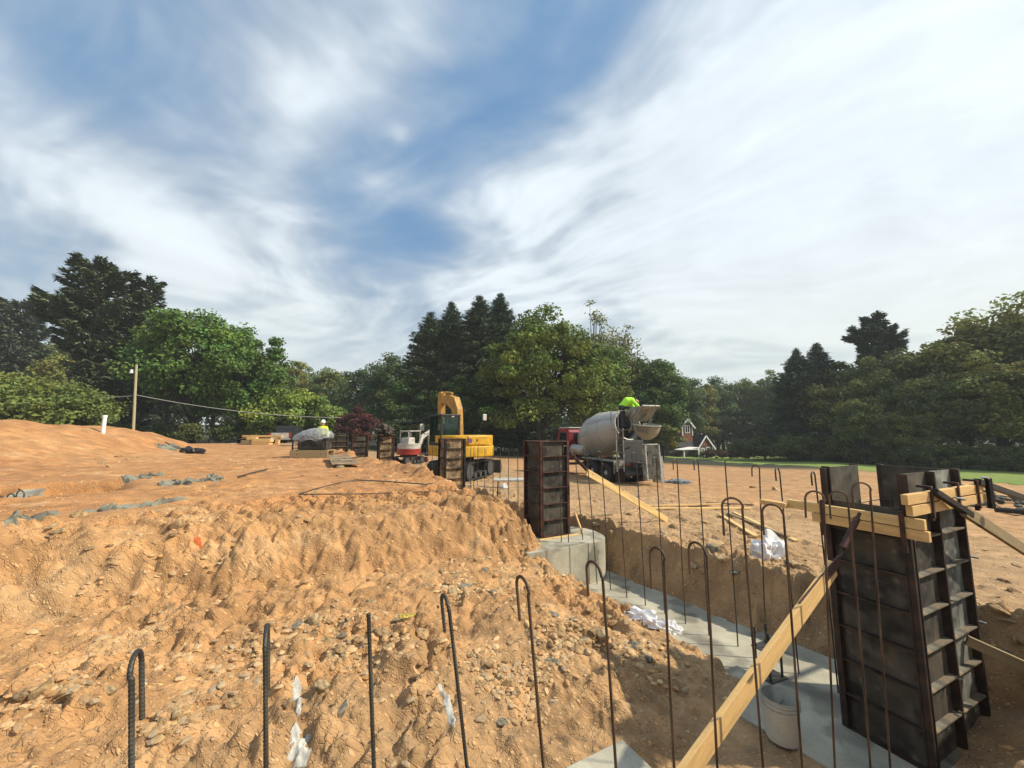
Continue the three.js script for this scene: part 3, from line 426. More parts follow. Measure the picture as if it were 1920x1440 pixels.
  for (const [px, py, k] of pit) { const d = 7.6, top = atD(px, py, d); rebar(V(top.x, gy(top.x, d) - .05, d), top, new THREE.Vector3(-1, 0, 0), .2, 'hooked grey bar standing in the shallow dig before the dirt heap', 'bars in the shallow dig', { R: .07, r: .012 }); }
  // bars and rods lying on the plateau
  const lay = (pts, label, r = .012) => { const w = pts.map(([px, py]) => { const p = hit(px, py); p.y += r + .02; return p; }); const q = new THREE.CatmullRomCurve3(w, false, 'catmullrom', .2).getPoints(60).map((p) => { p.y = Math.max(p.y, gy(p.x, -p.z) + r * .6); return p.sub(w[0]); }); single('steel_rod', sweep(q, r, 6, false), M.rebar, label, 'rod', null, w[0]); };
  lay([[664, 903], [720, 906], [800, 911], [880, 914], [955, 918]], 'long dark rod lying along the plateau edge above the cut', .014);
  lay([[560, 932], [600, 918], [640, 907], [672, 902]], 'dark bent rod lying on the plateau, joined to the long rod', .012);
  lay([[562, 934], [640, 931], [720, 928], [800, 926], [832, 924]], 'thin rod lying nearest the break of the cut slope', .01);
  lay([[446, 897], [470, 890], [501, 882]], 'straight dark bar lying on smooth soil left of the plywood sheet', .02);
}
// ---------------------------------------------------------------- things lying about the trench
{
  const p = onY(1468, 1386, .0), b = thing('bucket', 'dirty white plastic bucket standing on the trench footing by the plank', 'bucket', V(p.x, .008, -p.z));
  part('shell', new THREE.LatheGeometry([[0, .0], [.125, 0], [.13, .006], [.148, .30], [.150, .36], [.144, .36], [.142, .30], [.124, .01], [0, .01]].map(([x, y]) => new THREE.Vector2(x, y)), 40), std([.92, .89, .80], .6, { map: concMap, bumpMap: fineBump, bumpScale: .002 }), b);
  for (const y of [.29, .325, .352]) part('rim_ring', at(new THREE.TorusGeometry(.1505, .0035, 6, 40), 0, y, 0, Math.PI / 2), M.lime, b);
  part('wire_handle', at(new THREE.TorusGeometry(.152, .003, 6, 30, Math.PI), 0, .315, .0, 0.5, .6, Math.PI), M.steel, b);
  const q = onY(1443, 1268, 0), a = thing('anchor_bolts', 'set of four black anchor bolts on a plate at the trench footing', 'anchor bolts', V(q.x, .006, -q.z), .4);
  part('base_plate', box(.28, .012, .24, 0, .006, 0, .003), M.steel, a); part('template_plate', box(.26, .014, .22, 0, .30, 0, .003), M.steel, a);
  for (const [x, z] of [[-.1, -.08], [.1, -.08], [-.1, .08], [.1, .08]]) { const r = part('bolt', cyl(.013, .013, .5, 10, x, .26, z), M.steel, a); for (const y of [.318, .46]) part('nut', cyl(.024, .024, .022, 6, x, y, z), M.steel, r); }
  const bag = (name, px, py, w, h, d, seed, turn, mat, label, cat, amp = .5, fr = 2.4) => { const c = hit(px, py); c.y -= h * .06; return single(name, lump(w, h, d, amp, fr, seed, name === 'white_sack' ? 7 : 18, name === 'white_sack' ? .55 : 0), mat, label, cat, null, c, turn); };
  bag('white_sack', 1440, 1046, .62, .50, .46, 3, .4, M.bag, 'crumpled white plastic sack lying on the far bank of the trench', 'sack', .62, 2.3);
  bag('white_sack', 1206, 1163, .55, .20, .22, 9, -.5, M.bag, 'torn white sack spilled at the foot of the slope by the footing', 'sack', .6, 2.4);
  bag('white_sack', 1258, 1188, .36, .22, .3, 14, -.2, M.bag, 'bunched white sack end resting on stones by the footing', 'sack', .6, 2.4);
  bag('white_sack', 945, 916, .28, .26, .25, 21, 0, M.bag, 'small white bag at the plateau corner near the slim form', 'sack');
  bag('black_tarp', 362, 850, 1.1, .42, .6, 31, .2, M.bagBlack, 'heap of black plastic sheet on the soil by the dirt heap', 'tarp', .8, 2.0);
  bag('grey_tarp', 1265, 906, 1.9, .26, .7, 41, .1, M.tarp, 'crumpled grey-blue tarp on the soil beside the mixer truck', 'tarp', .8, 2.6);
  bag('dark_tarp', 1158, 902, 2.6, .2, .5, 44, .1, M.bagBlack, 'dark sheet spread under the chute of the mixer truck', 'tarp', .7, 2.2);
  // white lime patches poured down the slope
  const spill = (name, pts, w, th, mat, label, cat, seed) => {       // an uneven crust that follows the ground
    const c = new THREE.CatmullRomCurve3(pts.map(([px, py]) => hit(px, py))).getPoints(44), P = [], U = [], I = [], K = 16, o = c[22].clone();
    c.forEach((p, i) => { const t = i / 44, tg = c[Math.min(44, i + 1)].clone().sub(c[Math.max(0, i - 1)]).setY(0).normalize(), sd = new THREE.Vector3(-tg.z, 0, tg.x), ww = w * Math.pow(Math.sin(Math.PI * clamp(t, .02, .98)), .4) * (.8 + (th > .02 ? .55 : .4) * vn(i * .33 + seed, seed) + (th > .02 ? .3 : .1) * vn(i * .9 + seed, 3)); for (let k = 0; k <= K; k++) { const u = k / K * 2 - 1, q = p.clone().addScaledVector(sd, u * ww * (1 + (th > .02 ? .25 : .08) * vn(i * .4, k, seed))), e = 1 - Math.abs(u) ** 3; P.push(q.x - o.x, gy(q.x, -q.z) - o.y - .03 + (th + .03) * Math.sqrt(Math.max(0, e)) * (i > 0 && i < 44 ? 1 : 0) + (th > .02 ? th * 1.1 + .012 : th * .8) * (i > 0 && i < 44 && k > 0 && k < K ? fbm(q.x * 8, q.z * 8, seed, 3) + .8 * Math.max(0, vn(q.x * 17, q.z * 17, seed)) - .25 : 0), q.z - o.z); U.push(q.x, q.z); } });
    for (let i = 0; i < 44; i++) for (let k = 0; k < K; k++) { const a = i * (K + 1) + k; I.push(a, a + 1, a + K + 1, a + 1, a + K + 2, a + K + 1); }
    const g = new THREE.BufferGeometry(); g.setAttribute('position', new THREE.Float32BufferAttribute(P, 3)); g.setAttribute('uv', new THREE.Float32BufferAttribute(U, 2)); g.setIndex(I); g.computeVertexNormals();
    return single(name, g, std('#fff', .95, { ...{ map: mat.map, bumpMap: mat.bumpMap, bumpScale: mat.bumpScale, color: mat.color.clone(), side: THREE.DoubleSide } }), label, cat, null, o);
  };
  spill('lime_patch', [[555, 1275], [556, 1310], [560, 1345]], .05, .012, M.lime, 'narrow white lime streak high on the lower slope', 'lime', 1);
  spill('lime_patch', [[548, 1372], [560, 1400], [572, 1440]], .09, .012, M.lime, 'broad white lime patch on the lower slope beneath the narrow streak', 'lime', 4);
  spill('lime_patch', [[820, 1285], [836, 1318], [852, 1368]], .05, .012, M.lime, 'white lime streak on the lower slope behind a hooked bar', 'lime', 6);
  spill('concrete_spill', [[296, 912], [350, 905], [420, 897]], .42, .07, M.concreteWet, 'large lumpy grey concrete spill on the orange plateau', 'concrete spill', 8);
  spill('concrete_spill', [[228, 901], [262, 896], [298, 891]], .34, .06, M.concreteWet, 'small grey concrete spill behind the large one near the heap', 'concrete spill', 11);
  spill('concrete_spill', [[142, 962], [240, 952], [355, 938]], .15, .05, M.concreteWet, 'long thin grey concrete spill along the rim of the dig', 'concrete spill', 14);
  spill('concrete_spill', [[0, 982], [50, 972], [100, 963]], .14, .04, M.concreteWet, 'thin grey concrete smear below the hooked bars of the dig', 'concrete spill', 17);
  spill('concrete_spill', [[300, 842], [320, 840], [338, 839]], .5, .06, M.concreteWet, 'faint grey smear on the soil left of the black plastic heap', 'concrete spill', 19);
  // grade beam in the dig
  const g0 = onY(-30, 968, 1.28), g1 = onY(86, 914, 1.36); single('grade_beam', beam(g0, g1, .34, .2), M.concrete, 'pale concrete beam running through the shallow dig', 'footing');
  // boards on the far bank
  const board = (x0, y0, x1, y1, mat, label, w = .09, t = .038, up = .03) => { const a = hit(x0, y0), b = hit(x1, y1); const top = Math.max(...[0, .25, .5, .75, 1].map((k) => { const q = a.clone().lerp(b, k); return gy(q.x, -q.z) - q.y; })); a.y += top + t / 2; b.y += top + t / 2; single('plank', beam(a, b, w, t), mat, label, 'lumber'); };
  board(1198, 955, 1408, 954, M.woodPale, 'long pale plank on the far bank, frontmost of three lying side by side');
  board(1212, 950, 1352, 947, M.wood, 'yellow plank on the far bank just behind the long pale one');
  board(1325, 945, 1412, 949, M.railRed, 'short reddish board behind the pale planks on the far bank', .06, .03);
  board(1350, 968, 1418, 1010, M.woodPale, 'pale plank pointing at the white sack, nearest the trench');
  board(1366, 965, 1478, 1008, M.woodGrey, 'grey plank passing behind the white sack on the far bank');
  board(1376, 962, 1494, 1018, M.woodPale, 'longest pale plank lying past the white sack on the far bank');
  board(1088, 985, 1148, 972, M.woodGrey, 'short grey board on the bank behind the pier block', .07);
  // plywood sheet on the plateau
  const s0 = hit(622, 878), s1 = hit(676, 876), s2 = hit(614, 862), s3 = hit(652, 861), sg = new THREE.Shape([[s0], [s1], [s3], [s2]].map(([p]) => new THREE.Vector2(p.x - s0.x, -(p.z - s0.z)))); const eg = new THREE.ExtrudeGeometry(sg, { depth: .02, bevelEnabled: false }); eg.rotateX(-Math.PI / 2);
  const ply = single('plywood_sheet', metreUV(eg, .6), M.plyTan, 'tan plywood sheet lying on the plateau with one edge propped up', 'plywood', null, V(s0.x, Math.max(s0.y, s1.y, s2.y) + .10, -s0.z)); ply.rotation.z = -.03;
  single('pebble_prop', lump(.3, .16, .2, .3, 2, 5, 3), M.woodGrey, 'flat wood scrap propping up the plywood sheet on the plateau', 'lumber', null, V(s0.x + .2, gy(s0.x + .2, -s0.z + .1) - .02, -s0.z + .15));
  // small folding table beyond the slim form
  const tp = atD(963, 899, 10.4), tb = thing('folding_table', 'small pale grey folding table behind the slim form', 'table', V(tp.x, gy(tp.x, 10.4), 10.4)); const th = tp.y - tb.position.y; part('table_top', box(1.05, .035, .5, 0, th, 0, .01), M.white, tb); for (const [x, z] of [[-.4, -.18], [.4, -.18], [-.4, .18], [.4, .18]]) part('leg', rod(new THREE.Vector3(x, th, z), new THREE.Vector3(x * 1.1, -.03, z * 1.2), .012), M.steel, tb);
  // survey paint, cut yellow twine
  spill('paint_mark', [[362, 1010], [372, 1018], [380, 1028]], .05, .003, { ...M.orange, map: soilMap, bumpMap: soilBump, bumpScale: .01, color: M.orange.color }, 'orange survey paint mark on the brow of the slope', 'paint mark', 22);
  const tw = hit(758, 1162), pts = []; for (let i = 0; i < 22; i++) pts.push(new THREE.Vector3(.06 * Math.sin(i * 1.1) - .05 + i * .006, .012 + .02 * Math.abs(Math.sin(i * 1.7)), .05 * Math.cos(i * .8))); single('twine', tube(pts, .004, 5, 90), M.twig, 'tangle of yellow twine on the stony slope', 'twine', null, tw.add(new THREE.Vector3(0, .01, 0)));
}

// ---------------------------------------------------------------- trees
const leafMat = (r) => new THREE.MeshPhysicalMaterial({ color: lin(1, 1, 1), vertexColors: true, roughness: .8, transmission: .34, thickness: 0, side: THREE.DoubleSide, specularIntensity: .4 });
const LEAF = leafMat(), NEEDLE = std([1, 1, 1], .9, { vertexColors: true, side: THREE.DoubleSide });
class Leaves {
  constructor() { this.P = []; this.C = []; this.N = 0; }
  leaf(c, n, w, l, dir, col) {                               // one leaf spray: a pointed, folded quad
    const t = dir.clone().addScaledVector(n, -dir.dot(n)).normalize(), b = new THREE.Vector3().crossVectors(n, t);
    const a = c.clone().addScaledVector(t, -l / 2), e = c.clone().addScaledVector(t, l / 2), m1 = c.clone().addScaledVector(b, w / 2).addScaledVector(n, .12 * w), m2 = c.clone().addScaledVector(b, -w / 2).addScaledVector(n, .12 * w);
    for (const v of [a, m1, e, a, e, m2]) { this.P.push(v.x, v.y, v.z); this.C.push(col[0], col[1], col[2]); }
  }
  geo() { const g = new THREE.BufferGeometry(); g.setAttribute('position', new THREE.Float32BufferAttribute(this.P, 3)); g.setAttribute('color', new THREE.Float32BufferAttribute(this.C, 3)); g.computeVertexNormals(); return g; }
}
const rv = (R) => { const z = R() * 2 - 1, a = R() * Math.PI * 2, s = Math.sqrt(1 - z * z); return new THREE.Vector3(s * Math.cos(a), z, s * Math.sin(a)); };
function tapered(pts, r0, r1, seg = 7) { const c = new THREE.CatmullRomCurve3(pts), n = pts.length * 4, g = new THREE.TubeGeometry(c, n, 1, seg), p = g.attributes.position, q = c.getSpacedPoints(n); for (let i = 0; i <= n; i++) for (let k = 0; k <= seg; k++) { const o = i * (seg + 1) + k, r = mix(r0, r1, i / n), cc = c.getPointAt(i / n); p.setXYZ(o, cc.x + (p.getX(o) - cc.x) * r, cc.y + (p.getY(o) - cc.y) * r, cc.z + (p.getZ(o) - cc.z) * r); } g.computeVertexNormals(); return g; }
// broadleaf crown of leaf sprays gathered in clumps on limbs
function broadleaf(seed, H, R0, o = {}) {
  const R = mulberry(seed), L = new Leaves(), wood = [], base = o.base ?? .12, nC = o.clumps ?? 90, per = Math.round((o.per ?? 110) * 1.4), col = o.col ?? [.075, .115, .03], size = (o.size ?? .34) * .82, crownH = H * (1 - base), cy = H * base + crownH * .5, top = new THREE.Vector3((R() - .5) * .6, H * .8, (R() - .5) * .6);
  wood.push(tapered([new THREE.Vector3(0, -.3, 0), new THREE.Vector3((R() - .5) * .3, H * .25, (R() - .5) * .3), new THREE.Vector3((R() - .5) * .6, H * .5, (R() - .5) * .6), top], H * .022, H * .004, 8));
  const shape = o.shape ?? 1;
  for (let i = 0; i < nC; i++) {
    const d = rv(R); if (d.y < -.75) d.y *= -.6; d.normalize();
    const lob = .80 + .26 * vn(d.x * 1.9 + seed, d.y * 1.9, d.z * 1.9) + .14 * vn(d.x * 4 + seed, d.y * 4, d.z * 4), r = lob * Math.pow(.28 + .72 * R(), .45);
    const hy = d.y * r, k = shape === 2 ? clamp(1 - Math.max(0, hy) * .75) : Math.sqrt(clamp(1 - Math.pow(Math.max(0, hy), 3) * .5));
    const c = new THREE.Vector3(d.x * r * R0 * k, cy + hy * crownH * .5, d.z * r * R0 * k), cr = R0 * (o.cr ?? .19) * (.65 + .7 * R());
    const tone = .72 + .55 * R(), yel = (R() - .5) * .35; const out = new THREE.Vector3(d.x, d.y * .7 + .25, d.z).normalize();
    for (let k2 = 0; k2 < per; k2++) {
      const q = rv(R), e = Math.pow(R(), .4), p = new THREE.Vector3(q.x * cr * 1.15, q.y * cr * .72, q.z * cr * 1.15).multiplyScalar(e).add(c);
      const n = rv(R).multiplyScalar(.8).add(q.multiplyScalar(.6)).add(new THREE.Vector3(0, .55, 0)).normalize(), s = size * (.6 + .8 * R()), t = tone * (.8 + .4 * R());
      L.leaf(p, n, s * .8, s * 1.25, rv(R), [1.95 * col[0] * t * (1 + yel), 1.85 * col[1] * t, 1.5 * col[2] * t * (1 - yel * .5)]);
    }
    if (i % (o.limbs ?? 3) === 0) { const y0 = H * (.18 + .5 * R()) * clamp((c.y / H) + .15), a = new THREE.Vector3(top.x * y0 / H, Math.min(y0, c.y * .92), top.z * y0 / H); wood.push(tapered([a, a.clone().lerp(c, .5).add(new THREE.Vector3(0, .3, 0)), c], H * .0065, .02, 5)); }
  }
  return { crown: L.geo(), trunk: join(wood) };
}
function conifer(seed, H, R0, o = {}) {
  const R = mulberry(seed), L = new Leaves(), wood = [], col = o.col ?? [.035, .06, .028], pine = o.pine, size = o.size ?? .36;
  wood.push(tapered([new THREE.Vector3(0, -.3, 0), new THREE.Vector3(.05, H * .4, .03), new THREE.Vector3(0, H * .99, 0)], H * .017, .02, 7));
  let y = H * (o.base ?? .08);
  while (y < H * .985) {
    const t = y / H, env = pine ? Math.pow(Math.sin(Math.PI * clamp(.16 + .84 * (1 - t) * .93)), .75) * (.75 + .35 * vn(y * .6, seed)) : Math.pow(1 - t, .92) * (.92 + .2 * vn(y * .9, seed)) + .012, nb = pine ? 5 + (R() * 3 | 0) : 8 + (R() * 4 | 0), ph = R() * 6.28;
    for (let b = 0; b < nb; b++) {
      const a = ph + b / nb * 6.283 + (R() - .5) * .5, len = R0 * env * (pine ? .5 + .6 * R() : .5 + .7 * R()) + .06, dir = new THREE.Vector3(Math.cos(a), 0, Math.sin(a)), drop = pine ? -.05 + .32 * t : -.28 + .45 * t, tone = .7 + .6 * R();
      const bend = (u) => new THREE.Vector3(dir.x * len * u, y + len * (drop * u + (pine ? .22 : .16) * u * u), dir.z * len * u);
      if (len > .6 && b % 2 === 0) wood.push(tapered([bend(0), bend(.5), bend(.95)], .02 + .012 * len, .008, 4));
      const n = Math.max(5, Math.round(len * (o.dense ?? 26)));
      for (let k = 0; k < n; k++) {
        const u = pine ? .25 + .75 * Math.pow(R(), .6) : Math.pow(R(), .7), p = bend(u), sp = (pine ? .34 : .26) * len * (1.05 - .6 * u) + .08, s = (R() - .5) * 2;
        p.addScaledVector(new THREE.Vector3(-dir.z, 0, dir.x), s * sp); p.y += (R() - .5) * (pine ? .5 : .2) - (pine ? 0 : Math.abs(s) * .1 + .12 * R());
        const nd = dir.clone().addScaledVector(new THREE.Vector3(-dir.z, 0, dir.x), s * .9).add(rv(R).multiplyScalar(.45)); nd.y += pine ? .35 : -.15; const t2 = tone * (.75 + .5 * R());
        const tp = pine ? 1 : .45 + .55 * sst(1, .75, t); L.leaf(p, new THREE.Vector3(0, 1, 0).add(rv(R).multiplyScalar(.75)).normalize(), tp * size * (pine ? .42 : .36) * (.7 + .6 * R()), tp * size * (1.1 + .7 * R()), nd.normalize(), [1.5 * col[0] * t2, 1.5 * col[1] * t2, 1.4 * col[2] * t2]);
      }
    }
    y += (pine ? .62 : .34 * (1.05 - .65 * t)) * (.7 + .6 * R()) * Math.max(.5, H / 16);
  }
  return { crown: L.geo(), trunk: join(wood) };
}
function plant(name, label, category, made, px, pyTop, d, H, mats, group, turn = 0) {   // a tree whose top shows at the pixel, rooted on the ground at depth d
  const top = atD(px, pyTop, d), g0 = gy(top.x, d) - .05, k = (top.y - g0) / H;
  const t = thing(name, label, category, V(top.x, g0, d), turn, group); t.scale.setScalar(k);
  part('trunk', made.trunk, mats[0], t); part('crown', made.crown, mats[1], t); return t;
}
const OAK = [M.bark, LEAF], CON = [M.bark, NEEDLE], PALE = [M.barkPale, LEAF];
{
  const dkG = [.050, .088, .024], mid = [.075, .118, .028], olive = [.115, .125, .036], lite = [.12, .165, .04], blue = [.05, .082, .036], dull = [.078, .105, .032];
  // left group
  plant('pine_tree', 'tall white pine with ragged swept limbs, highest of the left trees', 'tree', conifer(11, 19, 4.0, { pine: 1, col: [.05, .068, .034], dense: 70, base: .06, size: .46 }), 190, 490, 44, 19, CON);
  plant('pine_tree', 'second tall pine close beside the ragged one, behind the round maple', 'tree', conifer(12, 18, 3.5, { pine: 1, col: [.046, .066, .036], dense: 60, size: .46 }), 276, 520, 47, 18, CON, null, 1.2);
  plant('pine_tree', 'smaller grey-green pine standing apart at the outer left', 'tree', conifer(13, 17, 3.7, { pine: 1, col: [.055, .072, .042], dense: 60, size: .46 }), 40, 570, 62, 17, CON, null, 2.2);
  plant('maple_tree', 'big round dense green maple behind the utility pole', 'tree', broadleaf(21, 16.5, 7.4, { col: [.062, .115, .026], clumps: 190, per: 110, base: .04, cr: .15 }), 385, 556, 43, 16.5, OAK);
  plant('maple_tree', 'rounded green maple leaning out right of the big one', 'tree', broadleaf(22, 14, 5.6, { col: [.055, .105, .026], clumps: 120, per: 100, base: .03, cr: .17 }), 468, 606, 45, 14, OAK);
  plant('bushy_tree', 'sunlit yellow-green small tree at the foot of the maples', 'tree', broadleaf(23, 6, 4.2, { col: [.12, .17, .04], clumps: 70, per: 90, base: 0, size: .3 }), 528, 722, 46, 6, OAK);
  plant('bushy_tree', 'low yellow-green small tree between the maples and purple tree', 'tree', broadleaf(24, 5, 4, { col: [.11, .15, .04], clumps: 60, per: 80, base: 0, size: .3 }), 600, 752, 50, 5, OAK);
  plant('bushy_tree', 'olive spreading small tree before the pines by the heap', 'tree', broadleaf(25, 5.5, 5, { col: [.092, .122, .034], clumps: 90, per: 90, base: 0, size: .28, cr: .22 }), 40, 694, 34, 5.5, OAK);
  plant('bushy_tree', 'olive shrubby tree hugging the dirt heap near the white pipe', 'tree', broadleaf(26, 4.4, 3.6, { col: [.085, .116, .032], clumps: 70, per: 90, base: 0, size: .28, cr: .22 }), 112, 728, 33, 4.4, OAK);
  plant('bushy_tree', 'olive shrubby tree half outside the left edge', 'tree', broadleaf(27, 5, 4.4, { col: [.10, .12, .034], clumps: 70, per: 90, base: 0, size: .28, cr: .22 }), -40, 690, 36, 5, OAK);
  const bt = [broadleaf(31, 14, 5.2, { col: dull, clumps: 90, per: 90, base: .1 }), broadleaf(32, 15, 5.6, { col: mid, clumps: 90, per: 90, base: .08 }), broadleaf(33, 13, 5.0, { col: blue, clumps: 90, per: 90, base: .06 }), broadleaf(34, 13, 4.4, { col: olive, clumps: 80, per: 80, base: .06 })];
  const hs = [14, 15, 13, 13];
  const far = [[85, 628, 66, 0], [140, 640, 58, 3], [20, 655, 70, 1], [-60, 600, 66, 1], [545, 664, 74, 3], [620, 682, 76, 0], [690, 678, 72, 2], [745, 662, 66, 2], [575, 690, 84, 1], [655, 690, 86, 3], [720, 690, 88, 1], [480, 660, 74, 1], [330, 640, 66, 2], [230, 640, 62, 1], [410, 650, 62, 2]];
  far.forEach(([px, py, d, k], i) => plant('broadleaf_tree', 'broadleaf tree in the row far behind the dirt plateau', 'tree', bt[k], px, py, d, hs[k], OAK, 'far trees behind the plateau', i * 1.7));
  plant('purple_tree', 'small dark purple-leaved tree behind the row of forms', 'tree', broadleaf(41, 5, 3.0, { col: [.055, .018, .020], clumps: 60, per: 100, base: .05, size: .26 }), 672, 767, 46, 5, OAK);
  // centre group
  const sp = [conifer(51, 20, 8.4, { dense: 36 }), conifer(52, 20, 9.2, { dense: 36, col: [.04, .062, .03] })];
  plant('spruce_tree', 'dark spruce at the left flank of the centre clump', 'tree', sp[1], 808, 580, 55, 20, CON, null, .3);
  plant('spruce_tree', 'dark pointed spruce second in the centre clump', 'tree', sp[0], 847, 562, 58, 20, CON, null, 1.3);
  plant('spruce_tree', 'broad-topped dark spruce in the middle of the centre clump', 'tree', sp[1], 900, 549, 54, 20, CON, null, 2.5);
  plant('spruce_tree', 'tallest narrow spruce of the centre clump beside the light broadleaf', 'tree', sp[0], 938, 545, 57, 20, CON, null, 3.9);
  plant('broadleaf_tree', 'dark broadleaf tree filling the left foot of the spruces', 'tree', broadleaf(61, 13, 5.4, { col: dkG, clumps: 110, per: 100, base: .02 }), 780, 690, 53, 13, OAK);
  plant('broadleaf_tree', 'dark leafy tree in front of the spruces above the excavator', 'tree', broadleaf(62, 14, 5.6, { col: dkG, clumps: 110, per: 100, base: .05 }), 866, 700, 50, 14, OAK);
  plant('broadleaf_tree', 'large wide light-green broadleaf tree behind the mixer truck', 'tree', broadleaf(63, 16.5, 7.6, { col: [.085, .125, .030], clumps: 210, per: 105, base: .05, cr: .14 }), 1012, 574, 45, 16.5, OAK);
  plant('broadleaf_tree', 'leafy side tree joined to the right of the wide light-green one', 'tree', broadleaf(64, 13, 5, { col: [.08, .12, .032], clumps: 110, per: 95, base: .03 }), 1105, 620, 47, 13, OAK);
  plant('thin_tree', 'tall airy thin-leaved tree rising behind the wide broadleaf', 'tree', broadleaf(65, 18, 3.6, { col: [.12, .135, .06], clumps: 85, per: 22, base: .2, size: .3, limbs: 1, cr: .22 }), 1112, 570, 58, 18, PALE);
  plant('thin_tree', 'airy thin-leaved tree next to the tallest airy one', 'tree', broadleaf(66, 17, 3.2, { col: [.12, .135, .06], clumps: 80, per: 22, base: .2, size: .3, limbs: 1, cr: .22 }), 1158, 588, 60, 17, PALE);
  plant('broadleaf_tree', 'rounded dark green tree above the hopper of the mixer', 'tree', broadleaf(67, 14, 4.8, { col: [.055, .098, .032], clumps: 100, per: 95, base: .12 }), 1222, 655, 58, 14, OAK);
  plant('broadleaf_tree', 'loose green tree just left of the rounded dark one', 'tree', broadleaf(68, 14, 4.2, { col: dull, clumps: 80, per: 80, base: .12 }), 1182, 645, 62, 14, OAK);
  plant('bushy_tree', 'small olive tree between the mixer truck and the little house', 'tree', broadleaf(69, 6, 2.7, { col: [.10, .11, .035], clumps: 60, per: 80, base: .1, size: .3 }), 1240, 782, 54, 6, OAK);
  [[1262, 690, 80, 2], [1300, 700, 92, 3], [1338, 706, 96, 2], [1385, 704, 99, 0], [1440, 694, 96, 1], [1415, 715, 103, 3], [1285, 720, 98, 1], [1350, 720, 100, 0], [1475, 700, 92, 2]].forEach(([px, py, d, k], i) => plant('broadleaf_tree', 'broadleaf tree in the wood behind the little house', 'tree', bt[k], px, py, d, hs[k], OAK, 'trees behind the little house', i * 2.1));
  // right-hand wood
  plant('spruce_tree', 'dark spruce at the corner where the right wood begins', 'tree', conifer(71, 16, 7.6, { dense: 34, col: [.034, .052, .032] }), 1492, 650, 60, 16, CON);
  plant('spruce_tree', 'dark leaning-topped spruce second in the right wood', 'tree', conifer(72, 16, 7.2, { dense: 34, col: [.034, .052, .032] }), 1530, 640, 62, 16, CON, null, 1);
  plant('pine_tree', 'open-crowned pine rising above the right wood', 'tree', conifer(73, 16, 3.7, { pine: 1, dense: 64, size: .46, col: [.04, .062, .04] }), 1634, 598, 58, 16, CON);
  const rt = [broadleaf(81, 13, 5.6, { col: [.088, .104, .03], clumps: 120, per: 95, base: .12 }), broadleaf(82, 13, 5.2, { col: [.072, .094, .03], clumps: 110, per: 95, base: .1 }), broadleaf(83, 12, 5, { col: [.118, .128, .036], clumps: 110, per: 95, base: .04 })];
  const rh = [13, 13, 12];
  [[1585, 668, 47, 1], [1690, 650, 42, 1], [1735, 632, 40, 0], [1790, 625, 39, 0], [1842, 590, 39, 2], [1905, 572, 37, 2], [1960, 560, 36, 0], [2030, 545, 36, 1], [1560, 700, 44, 0], [1650, 690, 40, 1], [1720, 700, 37, 1], [1790, 690, 35, 1], [1865, 665, 33, 2], [1940, 650, 31, 0], [2020, 620, 31, 1], [1610, 740, 38, 1], [1690, 760, 36, 0], [2120, 540, 33, 0]].map(([a, b, d, k]) => [a, b, d * 1.27, k]).forEach(([px, py, d, k], i) => plant('broadleaf_tree', 'shaded broadleaf tree in the wood along the right of the lawn', 'tree', rt[k], px, py, d, rh[k], OAK, 'trees of the right-hand wood', i * 2.4));
  // undergrowth
  const ug = [broadleaf(91, 3, 2.2, { col: [.06, .085, .026], clumps: 40, per: 70, base: 0, size: .26, cr: .26 }), broadleaf(92, 3, 2.4, { col: [.065, .08, .025], clumps: 40, per: 70, base: 0, size: .26, cr: .26 })];
  [[1480, 815, 56], [1515, 815, 55], [1550, 818, 54], [1590, 818, 51], [1630, 822, 49], [1670, 824, 47], [1710, 828, 45], [1755, 830, 43], [1800, 832, 42], [1850, 834, 41], [1900, 836, 40], [1950, 838, 39], [1430, 818, 62], [1400, 822, 64]].forEach(([px, py, d], i) => plant('shrub', 'dark shrub at the edge of the wood along the lawn', 'shrub', ug[i % 2], px, py, d, 3, OAK, 'shrubs at the wood edge', i));
  [[160, 790, 41], [230, 792, 43], [300, 790, 42], [360, 792, 41], [430, 790, 43], [490, 790, 44], [560, 792, 50], [640, 795, 56], [740, 790, 50], [790, 792, 48], [850, 795, 47], [1060, 800, 52], [1110, 800, 56], [1170, 802, 60]].forEach(([px, py, d], i) => plant('shrub', 'dark shrub under the trees behind the plateau', 'shrub', ug[i % 2], px, py, d, 3, OAK, 'shrubs under the trees', i));
  // hedge by the house
  [[1332, 842], [1352, 844], [1372, 845], [1392, 846], [1412, 846], [1432, 846]].forEach(([px, py], i) => plant('hedge_bush', 'low dull purple-brown bush in the row beside the little house', 'shrub', (ug.h ??= broadleaf(95, 2, 1.6, { col: [.06, .038, .032], clumps: 30, per: 60, base: 0, size: .25, cr: .3 })), px, py, 70, 2, OAK, 'low bushes beside the house', i));
  // the wood beyond, which reads as one mass
  const R = mulberry(5), L = new Leaves();
  for (let i = 0; i < 1500; i++) { const a = -1.15 + 2.3 * R(), rr = 104 + 30 * R(), x = Math.sin(a) * rr, d = Math.cos(a) * rr, y0 = gy(x, d), h = (10 + 4 * vn(a * 9, 3) + 2 * vn(a * 31, 5)) * (.15 + .85 * R()), t = .6 + .7 * R(); for (let k = 0; k < 40; k++) { const q = rv(R), p = V(x + q.x * 2.4, y0 + h + q.y * 1.7, d + q.z * 2.4); const s = .5 + .5 * R(), tt = t * (.8 + .4 * R()); L.leaf(p, rv(R).add(new THREE.Vector3(0, .6, 0)).normalize(), s * .9, s * 1.3, rv(R), [.07 * tt, .09 * tt, .04 * tt]); } }
  stuff('woods', new THREE.Mesh(L.geo(), LEAF), 'distant mass of woodland behind everything', 'woods');
}

